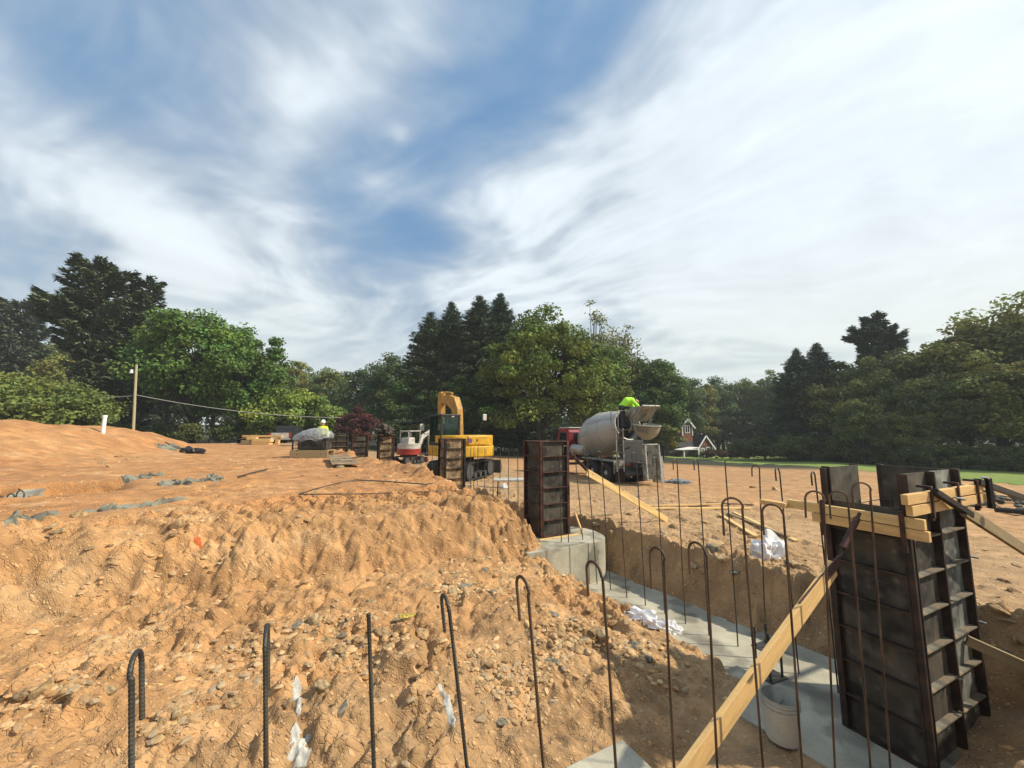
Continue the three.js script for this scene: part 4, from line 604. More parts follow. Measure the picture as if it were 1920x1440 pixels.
// ---------------------------------------------------------------- machines; local +x forward, +y up, +z to the machine's right
function facing(px, d, fx, fd) { const p = atD(px, 800, d); return [V(p.x, gy(p.x, d), d), Math.atan2(fd, fx)]; }
const v3 = (x, y, z) => new THREE.Vector3(x, y, z);
function loop(a, b, r, w, n, mat, parent) {                    // a crawler track between two wheels at x = a and x = b
  const t = part('track', (() => { const s = new THREE.Shape(); s.absarc(b, r, r, -Math.PI / 2, Math.PI / 2, false); s.absarc(a, r, r, Math.PI / 2, Math.PI * 1.5, false); const h = new THREE.Path(); h.absarc(b, r, r - .05, -Math.PI / 2, Math.PI / 2, false); h.absarc(a, r, r - .05, Math.PI / 2, Math.PI * 1.5, false); s.holes.push(h); const g = new THREE.ExtrudeGeometry(s, { depth: w, bevelEnabled: false, curveSegments: 14 }); g.translate(0, 0, -w / 2); return metreUV(g); })(), mat, parent);
  const sh = [], L = b - a; for (let i = 0; i < n; i++) { const u = i / n * (2 * L + 2 * Math.PI * r); let x, y, q; if (u < L) { x = a + u; y = 2 * r; q = 0; } else if (u < L + Math.PI * r) { const k = (u - L) / r; x = b + r * Math.sin(k); y = r + r * Math.cos(k); q = -k; } else if (u < 2 * L + Math.PI * r) { x = b - (u - L - Math.PI * r); y = 0; q = 0; } else { const k = (u - 2 * L - Math.PI * r) / r; x = a - r * Math.sin(k); y = r - r * Math.cos(k); q = -k; } sh.push(at(box(.05, .035, w + .01), x, y + .012, 0, 0, 0, q)); }
  part('grouser', sh, mat, t); for (let i = 0; i < 5; i++) part('roller', at(cyl(i === 0 || i === 4 ? r - .06 : .11, i === 0 || i === 4 ? r - .06 : .11, w * .9, 14), mix(a, b, i / 4), i === 0 || i === 4 ? r : .17, 0, Math.PI / 2), M.darkGrey, t);
  return t;
}
{ // yellow excavator
  const [pos, turn] = facing(867, 17.4, -.55, .83), e = thing('excavator', 'yellow crawler excavator with raised boom behind the tan form', 'excavator', pos, turn);
  pos.y = atD(880, 897, 17.4).y; e.position.y = Math.max(gy(pos.x, 17.4), pos.y) + .02;
  const und = new THREE.Group(); und.name = 'undercarriage'; und.rotation.y = -.95; e.add(und);
  for (const z of [-.72, .72]) { const t = loop(-1.0, 1.0, .36, .45, 44, M.rubber, und); t.position.z = z; }
  part('car_body', box(1.3, .35, 1.1, 0, .5, 0, .04), M.black, und); part('dozer_blade', [at(prism([[0, .02], [.1, .1], [.13, .3], [.05, .55], [0, .6], [-.03, .3]], 2.2, .01), 1.75, .03, 0), box(.6, .12, .12, 1.45, .35, .5, .02), box(.6, .12, .12, 1.45, .35, -.5, .02)], M.darkGrey, und); part('slew_ring', cyl(.5, .52, .18, 28, 0, .78, 0), M.black, und);
  // upper body: rounded tail
  const tail = new THREE.Shape(); tail.moveTo(.95, -1.12); tail.lineTo(.95, 1.12); tail.lineTo(-.7, 1.12); tail.bezierCurveTo(-1.15, 1.0, -1.3, .5, -1.3, 0); tail.bezierCurveTo(-1.3, -.5, -1.15, -1.0, -.7, -1.12);
  const ex = (s, h, y) => { const g = new THREE.ExtrudeGeometry(s, { depth: h, bevelEnabled: true, bevelSize: .04, bevelThickness: .05, bevelSegments: 3, curveSegments: 14 }); g.rotateX(-Math.PI / 2); g.scale(1, 1, -1); const q = g.index ? g.toNonIndexed() : g; const p = q.attributes.position; for (let i = 0; i < p.count; i += 3) { const a = [p.getX(i + 1), p.getY(i + 1), p.getZ(i + 1)]; p.setXYZ(i + 1, p.getX(i + 2), p.getY(i + 2), p.getZ(i + 2)); p.setXYZ(i + 2, ...a); } q.computeVertexNormals(); q.translate(0, y, 0); return metreUV(toCreasedNormals(q, .6)); };
  part('counterweight', ex(tail, .34, .98), M.yellow, e);
  const hood = new THREE.Shape(); hood.moveTo(.3, -1.08); hood.lineTo(.3, 1.08); hood.lineTo(-.68, 1.08); hood.bezierCurveTo(-1.08, .98, -1.22, .5, -1.22, 0); hood.bezierCurveTo(-1.22, -.5, -1.08, -.98, -.68, -1.08);
  part('engine_cover', ex(hood, .34, 1.42), M.yellow, e);
  const rear = part('rear_door', box(.05, .34, .9, -1.265, 1.60, .1, .02), M.yellow, e); part('latch', at(cyl(.035, .035, .03, 10), -1.30, 1.62, .05, 0, 0, Math.PI / 2), M.black, rear); part('emblem', at(cyl(.1, .1, .008, 16), -1.294, 1.6, -.28, 0, 0, Math.PI / 2), std([.12, .06, .16], .5), rear);
  const side = part('side_door', box(.78, .4, .04, -.25, 1.6, 1.12, .015), M.yellow, e); for (let i = 0; i < 5; i++) part('louvre', box(.26, .03, .02, -.3, 1.5 + i * .055, 1.142), M.black, side); part('grab_handle', box(.05, .12, .03, .05, 1.55, 1.15, .008), M.black, side);
  part('front_deck', box(.7, .5, .85, .62, 1.32, .68, .04), M.yellow, e); part('tank_cap', cyl(.06, .06, .06, 12, .6, 1.6, .8), M.black, e);
  // cab on the machine's left
  const cab = part('cab_frame', [box(.08, 1.62, .08, 1.0, 1.82, -.28, .02), box(.08, 1.62, .08, 1.0, 1.82, -1.08, .02), box(.1, 1.62, .1, -.24, 1.82, -.28, .02), box(.1, 1.62, .1, -.24, 1.82, -1.08, .02), box(.08, 1.0, .08, .42, 2.1, -1.08, .02), box(1.36, .09, .92, .38, 2.66, -.68, .035), box(1.34, .5, .9, .38, 1.25, -.68, .03), box(.06, .12, .82, -.25, 1.55, -.68, .01)], M.black, e);
  for (const [g, n] of [[box(.012, 1.05, .74, -.26, 2.09, -.68), 'rear_window'], [box(1.1, 1.05, .012, .38, 2.09, -.27), 'side_window'], [box(1.1, 1.05, .012, .38, 2.09, -1.09), 'door_window'], [box(.012, 1.3, .74, 1.01, 2.0, -.68), 'windscreen']]) part(n, g, M.glass, cab);
  part('seat', [box(.5, .18, .5, .2, 1.58, -.68, .06), box(.16, .7, .48, -.05, 1.95, -.68, .06)], M.darkGrey, cab); part('light', box(.05, .04, .14, -.32, 2.6, -.62, .01), M.white, cab);
  // boom, stick, rams
  const bm = (pts, w, mat, n, par, z = .28) => { const p = part(n, at(prism(pts, w, .015), 0, 0, z), mat, par); return p; };
  const B = bm([[.75, 1.3], [1.0, 1.25], [1.16, 2.2], [1.46, 3.0], [2.1, 3.3], [3.0, 3.42], [3.0, 3.72], [2.0, 3.74], [1.22, 3.56], [.86, 3.0], [.76, 2.1]], .26, M.boomY, 'boom', e);
  part('ram', [rod(v3(1.3, 1.6, .28), v3(1.62, 2.6, .28), .07), rod(v3(1.62, 2.6, .28), v3(1.72, 3.1, .28), .04)], M.boomY, B); part('hose', tube([v3(.85, 2.0, .42), v3(.92, 3.0, .44), v3(1.4, 3.66, .44), v3(2.4, 3.76, .4)], .022, 6), M.black, B); part('ram', [rod(v3(1.7, 3.8, .28), v3(2.5, 3.9, .28), .06), rod(v3(2.5, 3.9, .28), v3(3.0, 3.86, .28), .035)], M.boomY, B);
  const S = bm([[2.82, 3.95], [3.1, 3.95], [3.2, 3.5], [3.12, 2.6], [3.02, 1.9], [2.84, 1.9], [2.82, 2.6], [2.78, 3.5]], .22, M.boomY, 'stick', e);
  part('ram', [rod(v3(3.26, 3.4, .28), v3(3.24, 2.8, .28), .055), rod(v3(3.24, 2.8, .28), v3(3.12, 2.2, .28), .032)], M.boomY, S);
  part('bucket', at(prism([[2.75, 1.95], [3.1, 1.9], [3.2, 1.4], [3.0, .95], [2.55, .85], [2.35, 1.05], [2.75, 1.2], [2.85, 1.5]], .6, .015), 0, 0, .28), M.darkGrey, e);
  for (const [x, z, y] of [[.95, -1.5, 2.15], [.35, 1.32, 2.62]]) { const m = part('mirror', box(.06, .3, .2, x, y, z, .03), std([.5, .48, .44], .4), e); part('mirror_arm', tube([v3(x, y - .1, z), v3(x, y - .3, z * .9), v3(x, z < 0 ? 1.9 : 1.9, z * .75)], .015, 6), M.black, m); }
  part('grab_rail', tube([v3(.95, 1.55, 1.08), v3(.95, 2.0, 1.08), v3(.4, 2.0, 1.08), v3(.3, 1.95, 1.0)], .018, 6), M.black, e);
}
{ // white and red mini excavator
  const [pos, turn] = facing(768, 25, .55, .84), e = thing('mini_excavator', 'small white excavator with a red tail beyond the forms', 'excavator', pos, turn);
  e.position.y = Math.max(gy(pos.x, 25), atD(770, 876, 25).y) + .02; e.scale.setScalar(.84);
  for (const z of [-.55, .55]) { const t = loop(-.7, .7, .26, .32, 30, M.rubber, e); t.position.z = z; }
  part('slew_base', box(.9, .2, .9, 0, .55, 0, .03), M.black, e);
  const ap = (r, h, y, mat, n) => part(n, (() => { const g = new THREE.CylinderGeometry(r, r * .97, h, 30); g.translate(0, y, 0); return g; })(), mat, e);
  ap(.88, .42, .88, M.red, 'tail_skirt'); ap(.84, .38, 1.28, M.white, 'engine_cover'); part('seat_box', box(.7, .75, .8, -.1, 1.55, .0, .1), M.white, e);
  part('canopy_post', tube([v3(-.45, 1.4, .42), v3(-.45, 2.3, .42), v3(-.4, 2.36, .3), v3(-.4, 2.36, -.3), v3(-.45, 2.3, -.42), v3(-.45, 1.4, -.42)], .045, 8), M.white, e); part('canopy_roof', box(1.15, .07, 1.1, .1, 2.4, 0, .03), M.white, e); part('canopy_post', rod(v3(.6, .9, .5), v3(.6, 2.38, .5), .03), M.white, e); part('canopy_post', rod(v3(.6, .9, -.5), v3(.6, 2.38, -.5), .03), M.white, e);
  part('seat', [box(.4, .1, .4, .12, 1.35, 0, .04), box(.1, .5, .38, -.12, 1.65, 0, .04)], M.black, e);
  const B = part('boom', at(prism([[.8, .9], [1.0, .9], [1.35, 1.8], [2.1, 2.25], [2.05, 2.45], [1.2, 2.05]], .16, .01), 0, 0, 0), M.white, e); part('ram', rod(v3(1.05, .9, 0), v3(1.55, 1.85, 0), .04), M.steel, B);
  part('stick', at(prism([[1.95, 2.5], [2.2, 2.45], [2.15, 1.0], [2.05, 1.0]], .14, .01), 0, 0, 0), M.white, e); part('bucket', at(prism([[2.05, 1.05], [2.3, 1.0], [2.3, .6], [1.85, .45], [1.8, .6], [2.05, .75]], .4, .01), 0, 0, 0), M.darkGrey, e);
  part('dozer_blade', at(prism([[0, .02], [.08, .1], [.1, .25], [0, .4], [-.02, .2]], 1.4, .01), 1.25, .02, 0), M.red, e);
}
function wheel(parent, x, z, r, w, mat = M.rubber) { const t = part('wheel', at(new THREE.LatheGeometry([[r * .55, -w / 2], [r * .9, -w / 2], [r, -w * .36], [r, w * .36], [r * .9, w / 2], [r * .55, w / 2]].map(([a, b]) => new THREE.Vector2(a, b)), 28), 0, 0, 0, Math.PI / 2), mat, parent); t.position.set(x, r, z); part('rim', at(cyl(r * .56, r * .56, w * .7, 20), 0, 0, 0, Math.PI / 2), M.darkGrey, t); part('hub', at(cyl(r * .2, r * .2, w * .9, 12), 0, 0, 0, Math.PI / 2), M.white, t); return t; }
{ // concrete mixer truck, its back end towards the camera
  const rear = atD(1212, 900, 18.6), fwd = new THREE.Vector2(-.345, .9386), tr = thing('mixer_truck', 'red-cabbed concrete mixer truck with grey drum and chute', 'mixer truck', V(rear.x, Math.max(rear.y, gy(rear.x, 18.6)), 18.6), Math.atan2(fwd.y, fwd.x));
  tr.position.y = gy(rear.x - .7, 20.2) - .02; tr.scale.setScalar(.96);
  for (const x of [1.7, 3.0]) for (const z of [-.95, .95]) wheel(tr, x, z, .52, .5); for (const z of [-1.0, 1.0]) wheel(tr, 6.9, z, .52, .32);
  part('frame', [box(8.0, .28, .12, 4.1, 1.0, .42, .01), box(8.0, .28, .12, 4.1, 1.0, -.42, .01), box(.12, .2, .9, .3, 1.0, 0, .01), box(.15, .15, 2.0, 1.7, .55, 0, .01), box(.15, .15, 2.0, 3.0, .55, 0, .01), box(.15, .15, 2.0, 6.9, .55, 0, .01)], M.darkGrey, tr);
  for (const z of [-1.0, 1.0]) part('mudguard', [box(3.1, .05, .62, 2.35, 1.16, z, .02), box(.06, .62, .6, .78, .88, z, .02)], M.chute, tr);
  // drum: local axis tilted up towards the back
  const dr = new THREE.Group(); const drum = part('drum', (() => { const g = new THREE.LatheGeometry([[.02, -2.35], [.55, -2.3], [.75, -2.1], [1.12, -1.2], [1.2, -.9], [1.2, -.1], [1.17, .15], [.98, 1.0], [.78, 1.75], [.80, 1.8], [.80, 1.86], [.72, 1.86], [.66, 1.5]].map(([r, y]) => new THREE.Vector2(r, y)), 56); g.rotateZ(Math.PI / 2); return g; })(), M.drum, tr);
  drum.position.set(3.15, 2.52, 0); drum.rotation.z = -.235; drum.scale.setScalar(1.02);
  for (const y of [-1.5, -.95, -.1, .6]) { const r = curve([[-1.55, 1.0], [-.9, 1.2], [-.1, 1.2], [.15, 1.17], [1, .98]], y) + .004; part('drum_band', at(new THREE.TorusGeometry(r, .012, 6, 56), -y, 0, 0, 0, Math.PI / 2), M.drum, drum); }
  part('front_pedestal', [box(.25, 1.1, 1.1, 5.35, 1.6, 0, .03), box(.4, .5, .7, 5.15, 2.0, 0, .03)], M.darkGrey, tr);
  part('rear_pedestal', [box(.2, 1.55, .16, 1.05, 1.9, .6, .02), box(.2, 1.55, .16, 1.05, 1.9, -.6, .02), box(.18, .2, 1.3, 1.05, 2.1, 0, .02), box(.5, .5, 1.5, .7, .85, 0, .03), box(.1, 1.3, 1.2, .95, 1.5, 0, .02)], M.darkGrey, tr);
  part('drum_roller', [at(cyl(.16, .16, .14, 16), 1.2, 2.05, .55, 0, 0, Math.PI / 2), at(cyl(.16, .16, .14, 16), 1.2, 2.05, -.55, 0, 0, Math.PI / 2)], M.steel, tr);
  part('water_tank', at(cyl(.3, .3, 1.5, 24), 4.6, 1.55, .95, 0, 0, Math.PI / 2), M.drum, tr); part('water_tank', at(cyl(.3, .3, 1.5, 24), 4.6, 1.55, -.95, 0, 0, Math.PI / 2), M.drum, tr);
  // charging hopper above the drum mouth, collector and chute below it
  const cone = (pts, a0, a1, seg = 30) => { const g = new THREE.LatheGeometry(pts.map(([r, y]) => new THREE.Vector2(r, y)), seg, a0, a1 - a0); return g; };
  part('charge_hopper', [at(prism([[-.75, 3.86], [-.72, 3.9], [.3, 3.2], [.27, 3.15]], 1.0, .01), .3, 0, .1), at(prism([[-.75, 3.86], [.3, 3.2], [.35, 3.5], [.1, 3.84]], .03, .005), .3, 0, .62), at(prism([[-.75, 3.86], [.3, 3.2], [.35, 3.5], [.1, 3.84]], .03, .005), .3, 0, -.42)], M.chute, tr);
  part('hopper_stay', [rod(v3(-.3, 3.75, .45), v3(.5, 2.6, .55), .03), rod(v3(-.3, 3.75, -.45), v3(.5, 2.6, -.55), .03), rod(v3(-.5, 3.9, .3), v3(-.1, 2.9, .1), .025)], M.chute, tr);
  const col = part('collector', (() => { const g = cone([[.2, 0], [.44, .18], [.58, .42], [.66, .70], [.63, .72], [.54, .44], [.41, .21], [.18, .03]], Math.PI * .62, Math.PI * 2.38); return g; })(), M.chute, tr); col.position.set(-.1, 2.25, 0); col.rotation.z = .12;
  part('collector_lip', tube(Array.from({ length: 24 }, (_, i) => { const a = Math.PI * (.62 + 1.76 * i / 23); return v3(-.185 + .65 * Math.sin(a), 2.95 + .078 * Math.sin(a), .65 * Math.cos(a)); }), .035, 6, 48), M.chute, tr);
  const trough = (r, L) => { const s = new THREE.Shape(); s.absarc(0, 0, r, Math.PI, 2 * Math.PI, false); s.lineTo(r * .92, .14); s.lineTo(r * .88, 0); s.absarc(0, 0, r * .88, 2 * Math.PI, Math.PI, true); s.lineTo(-r * .92, .14); s.lineTo(-r, 0); const g = new THREE.ExtrudeGeometry(s, { depth: L, bevelEnabled: false, curveSegments: 16 }); return metreUV(g); };
  const hang = (g) => g.applyMatrix4(new THREE.Matrix4().makeBasis(v3(0, 0, 1), v3(-1, 0, 0), v3(0, -1, 0)));   // opening to the back, length downwards
  const ch = part('chute', hang(trough(.42, 1.65)), M.chute, tr); ch.position.set(-.30, 2.0, .05); ch.rotation.z = -.06;
  part('chute_rim', [box(.05, .05, .9, 0, .02, 0, .01), box(.06, 1.65, .05, -.14, -.82, .4, .01), box(.06, 1.65, .05, -.14, -.82, -.4, .01)], M.white, ch);
  const fold = part('fold_chute', hang(trough(.34, 1.25)), M.white, tr); fold.position.set(.30, 1.4, .98); fold.rotation.set(0, 1.2, -.05);
  part('chute_ram', [rod(v3(.5, .75, 0), v3(.05, 1.35, .05), .05), rod(v3(.05, 1.35, .05), v3(-.1, 1.65, .08), .03)], M.steel, tr);
  part('platform', [box(.65, .05, 1.0, .75, 2.72, -.75, .01), box(.04, .95, .04, .45, 3.2, -.42, .01), box(.04, .95, .04, .45, 3.2, -1.2, .01), box(.04, .95, .04, 1.05, 3.2, -1.2, .01), box(.04, .04, .8, .45, 3.66, -.81, .01)], M.chute, tr);
  const lad = part('ladder', [box(.04, 2.1, .05, .42, 1.75, -.95, .008), box(.04, 2.1, .05, .42, 1.75, -1.35, .008)], M.white, tr); for (let i = 0; i < 6; i++) part('rung', box(.04, .035, .4, .42, .95 + i * .34, -1.15, .006), M.chute, lad);
  for (const z of [-.85, .85]) part('tail_light', box(.04, .12, .2, .22, 1.05, z, .01), M.red, tr); part('rear_bumper', box(.12, .2, 2.1, .2, .62, 0, .02), M.darkGrey, tr); part('mud_flap', box(.03, .6, .55, .7, .5, -1.0, .005), M.rubber, tr);
  // cab and bonnet
  const cab = part('cab', (() => { const g = prism([[5.75, 1.0], [5.75, 2.55], [5.95, 2.78], [7.0, 2.78], [7.35, 2.1], [7.4, 1.0]], 2.1, .04); return g; })(), M.cabRed, tr);
  part('rear_window', box(.03, .5, 1.5, 5.70, 2.28, 0, .01), M.glassDark, cab); part('roof_cap', box(1.3, .07, 2.1, 6.45, 2.84, 0, .03), M.white, cab); part('side_window', box(.9, .6, .03, 6.5, 2.25, 1.095, .01), M.glassDark, cab); part('side_window', box(.9, .6, .03, 6.5, 2.25, -1.095, .01), M.glassDark, cab); part('door_stripe', box(1.5, .14, .02, 6.5, 1.5, 1.1, .005), M.white, cab); part('windscreen', at(box(.03, .75, 1.8, 0, 0, 0, .01), 7.24, 2.42, 0, 0, 0, .48), M.glassDark, cab);
  part('bonnet', at(prism([[7.3, 1.0], [7.3, 1.9], [8.4, 1.75], [8.6, 1.55], [8.62, .9], [7.3, .8]], 1.5, .05), 0, 0, 0), M.cabRed, tr); part('wing', [box(1.3, .08, .5, 6.95, 1.14, 1.0, .03), box(1.3, .08, .5, 6.95, 1.14, -1.0, .03)], M.cabRed, tr); part('exhaust', cyl(.06, .06, 1.4, 14, 5.62, 2.2, .9), M.darkGrey, tr); part('cab_band', box(.1, .2, 2.0, 5.72, 1.32, 0, .02), M.white, tr);
  for (const z of [-1.35, 1.35]) { const m = part('mirror', box(.05, .5, .22, 7.2, 2.2, z, .02), M.black, tr); part('mirror_arm', rod(v3(7.2, 2.1, z * .98), v3(7.2, 2.0, z * .78), .015), M.black, m); }
  tr.updateMatrixWorld();
  // worker bending over the hopper
  const W = thing('person', 'worker in a neon green shirt bending into the hopper of the mixer truck', 'person', tr.localToWorld(v3(.56, 2.88, -.74)), 0); W.scale.setScalar(1.08);
  part('trousers', body([[-.10, .05, .02, .055, -.11, .44, .03, .07], [-.11, .44, .03, .07, -.12, .82, 0, .10], [.02, .05, -.18, .055, .0, .44, -.17, .07], [.0, .44, -.17, .07, -.04, .82, -.12, .10], [-.12, .84, 0, .12, -.04, .84, -.12, .12], [-.10, .03, .02, .05, .04, .03, .04, .04], [.02, .03, -.18, .05, .15, .03, -.16, .04], [-.08, .86, -.06, .14, .0, .92, -.06, .14]], 48, .06), M.jeans, W);
  part('shirt', body([[-.08, .90, -.06, .145, .16, 1.12, -.05, .17], [.16, 1.12, -.05, .17, .34, 1.14, -.03, .16], [.36, 1.12, .14, .08, .52, .92, .24, .06], [.52, .92, .24, .06, .68, .74, .16, .045], [.34, 1.12, -.22, .08, .48, .9, -.3, .06], [.48, .9, -.3, .06, .66, .74, -.24, .045]], 52, .07), M.hiviz, W);
  const hd = part('head', body([[.52, 1.16, -.03, .085, .60, 1.10, -.03, .075], [.40, 1.14, -.03, .06, .52, 1.15, -.03, .06], [.66, 1.07, -.03, .02, .67, 1.07, -.03, .015], [.55, 1.13, .07, .02, .55, 1.13, .08, .02], [.55, 1.13, -.13, .02, .55, 1.13, -.14, .02]], 44, .03), M.skin, W); part('hair', body([[.49, 1.205, -.03, .075, .53, 1.215, -.03, .07], [.46, 1.17, -.03, .06, .50, 1.2, -.03, .07]], 32, .03), M.hair, hd);
  for (const z of [1, -1]) { const c = z > 0 ? [.72, .70, .14] : [.70, .70, -.22]; part('hand', body([[c[0], c[1], c[2], .035, c[0] + .05, c[1] - .05, c[2], .03], ...[-.027, -.009, .009, .027].map((k, i) => [c[0] + .05, c[1] - .05, c[2] + k, .010, c[0] + .085 + .008 * (i % 2), c[1] - .10, c[2] + k * 1.2, .008]), [c[0] + .01, c[1] - .01, c[2] + .03 * z, .011, c[0] + .06, c[1] - .02, c[2] + .055 * z, .009]], 40, .012), M.skin, W); }
}
{ // worker behind the bundle
  const p = atD(606, 791, 21), y0 = gy(p.x, 21), W = thing('person', 'worker in yellow-green shirt and white hard hat behind the wrapped bundle', 'person', V(p.x, y0, 21)), s = (p.y + .05 - y0) / 1.78; W.scale.setScalar(s);
  part('trousers', body([[-.1, .06, 0, .06, -.1, .48, .02, .07], [-.1, .48, .02, .07, -.09, .9, 0, .1], [.1, .06, .05, .06, .1, .48, .04, .07], [.1, .48, .04, .07, .09, .9, 0, .1], [-.08, .93, 0, .13, .08, .93, 0, .13], [-.1, .05, 0, .05, -.12, .04, .14, .04], [.1, .05, .05, .05, .12, .04, .19, .04]], 44, .06), M.jeans, W);
  part('shirt', body([[0, .98, 0, .16, 0, 1.3, 0, .19], [-.14, 1.4, 0, .1, .14, 1.4, 0, .1], [-.22, 1.38, 0, .07, -.29, 1.12, .05, .055], [-.29, 1.12, .05, .055, -.26, .88, .16, .045], [.22, 1.38, 0, .07, .31, 1.12, .03, .055], [.31, 1.12, .03, .055, .3, .88, .12, .045]], 48, .07), M.hivizY, W);
  part('head', body([[0, 1.6, .02, .09, 0, 1.68, .0, .095], [0, 1.45, 0, .055, 0, 1.55, 0, .055], [0, 1.62, .11, .015, 0, 1.6, .115, .015], [-.09, 1.63, 0, .018, -.095, 1.65, 0, .018], [.09, 1.63, 0, .018, .095, 1.65, 0, .018]], 40, .03), M.skin, W);
  const hat = part('hard_hat', new THREE.LatheGeometry([[.15, 1.69], [.125, 1.70], [.118, 1.75], [.09, 1.82], [.04, 1.85], [.001, 1.855]].map(([r, y]) => new THREE.Vector2(r, y)), 24), M.helmet, W); part('peak', box(.16, .015, .09, 0, 1.695, .15, .006), M.helmet, hat);
  for (const z of [-1, 1]) { const c = z < 0 ? [-.255, .8, .19] : [.3, .8, .14]; part('hand', body([[c[0], c[1] + .05, c[2], .035, c[0], c[1], c[2], .032], ...[-.027, -.009, .009, .027].map((k) => [c[0] + k, c[1] - .01, c[2], .010, c[0] + k, c[1] - .075, c[2] + .02, .008]), [c[0] - .03 * z, c[1] + .02, c[2], .011, c[0] - .05 * z, c[1] - .03, c[2] + .02, .009]], 36, .012), M.skin, W); }
}
{ // plastic-wrapped bundle on a timber skid, pickup, lumber
  const p = hit(585, 857), b = thing('wrapped_bundle', 'stack of black material wrapped in clear plastic on a timber skid', 'bundle', p, .12);
  const sk = part('skid', [box(1.62, .3, .12, .02, .14, .42, .01), box(1.62, .3, .12, .02, .14, -.42, .01), box(1.6, .05, .95, .02, .30, 0, .008)], M.woodGrey, b);
  part('steel_cage', [box(.06, .5, .06, -.7, .55, .42, .01), box(.06, .5, .06, .7, .55, .42, .01), box(.06, .5, .06, -.7, .55, -.42, .01), box(.06, .5, .06, .7, .55, -.42, .01), box(1.4, .04, .04, 0, .42, .43, .008), box(1.4, .04, .04, 0, .74, .43, .008), box(.04, .04, .86, -.7, .74, 0, .008), box(.04, .04, .86, .7, .74, 0, .008), box(.04, .3, .04, 0, .57, .43, .008)], M.black, b);
  part('load', lump(1.35, .6, .75, .35, 2.2, 4, 14), M.bagBlack, b).position.y = .62; part('load_box', box(1.25, .38, .7, .1, .55, 0, .03), M.plyMid, b);
  const sh = part('plastic_sheet', smooth(new THREE.IcosahedronGeometry(1, 22), (v) => { const n = fbm(v.x * 3, v.y * 3, v.z * 3, 4); v.multiplyScalar(1 + .1 * n + .05 * Math.abs(vn(v.x * 7, v.y * 7, v.z * 7))); v.x *= .86; v.z *= .52; v.y = Math.max(v.y, -.3 + .3 * vn(v.x * 3 + 4, v.z * 3)) * .42 + .88 + .12 * v.x; }), M.plastic, b);
  const q = hit(540, 826), pk = atD(541, 824, 40), t = thing('pickup_truck', 'dark pickup truck parked beyond the lumber pile', 'pickup', V(pk.x, gy(pk.x, 40), 40), Math.PI / 2 + .25);
  for (const x of [-1.6, 1.6]) for (const z of [-.78, .78]) wheel(t, x, z, .38, .26);
  part('body', at(prism([[-2.7, .5], [2.7, .5], [2.75, .95], [1.5, 1.1], [.9, 1.75], [-.6, 1.75], [-.75, 1.1], [-2.7, 1.1]], 1.85, .04), 0, 0, 0), M.black, t); part('tailgate', box(.05, .5, 1.5, -2.76, .85, 0, .01), M.white, t); for (const z of [-.85, .85]) part('tail_light', box(.06, .4, .18, -2.76, .9, z, .01), M.red, t); part('rear_window', box(.03, .45, 1.3, -.72, 1.42, 0, .01), M.glassDark, t); part('bumper', box(.12, .15, 1.8, -2.8, .52, 0, .02), M.drum, t);
  // lumber pile
  const lp = (x0, y0, x1, y1, d, label, mat, w, h) => single('lumber', beam(atD(x0, y0, d), atD(x1, y1, d), w, h, undefined, .006), mat, label, 'lumber');
  const gyp = (px, py) => hit(px, py);
  const c0 = hit(487, 834), D = -c0.z, g0 = c0.y, mx = D / F;
  const bx = (x0, x1, y, h, z, mat, label, w = .5) => single('lumber', box((x1 - x0) * mx, h, w, 0, 0, 0, .01, .5), mat, label, 'lumber', null, V((x0 + x1) / 2 * mx - 960 * mx, g0 + y + h / 2, D + z), .05);
  bx(481, 512, 0, .22, 0, M.wood, 'bottom bundle of yellow lumber in the pile on the plateau', .6); bx(481, 514, .24, .26, .02, M.woodPale, 'thick upper bundle of pale lumber in the pile on the plateau', .6); bx(461, 480, .02, .34, .05, M.woodGrey, 'dark open crate standing left of the lumber bundles', .7); bx(468, 486, .40, .22, .1, M.woodPale, 'small pale wood offcut on top of the dark crate', .4); bx(456, 528, .62, .16, .35, M.wood, 'long yellow board stack lying across the top of the pile', .3); bx(516, 522, 0, .6, .45, M.wood, 'upright wood block carrying the right end of the long boards', .3); bx(470, 474, .42, .2, .38, M.wood, 'wood spacer carrying the left end of the long boards', .3);
  const la = hit(423, 829), lb = V((464 - 960) * mx, g0 + .58, D + .3); single('plank', beam(la.add(v3(0, .03, 0)), lb, .14, .05), M.wood, 'sloping yellow plank leaning up onto the lumber pile', 'lumber');
  const ra = hit(434, 834), rb = hit(452, 830); single('plank', beam(ra.add(v3(0, .05, 0)), rb.add(v3(0, .22, 0)), .1, .05), M.lime, 'short whitish plank lying in front of the lumber pile', 'lumber');
  const sp = hit(540, 836); single('plywood_sheet', box(1.25, .03, 1.0, 0, 0, 0, .004, .5), M.concrete, 'pale grey board lying between the lumber pile and the bundle', 'plywood', null, sp.add(v3(0, .08, 0)), .1);
  // rags on the third form
  const rg = atD(722, 808, 16.9); single('rag_heap', lump(.75, .5, .6, .7, 2.4, 17, 14), M.plyMid, 'brown rags and sticks heaped on top of a column form', 'rags', null, rg.add(v3(0, -.12, 0)), .3);
}
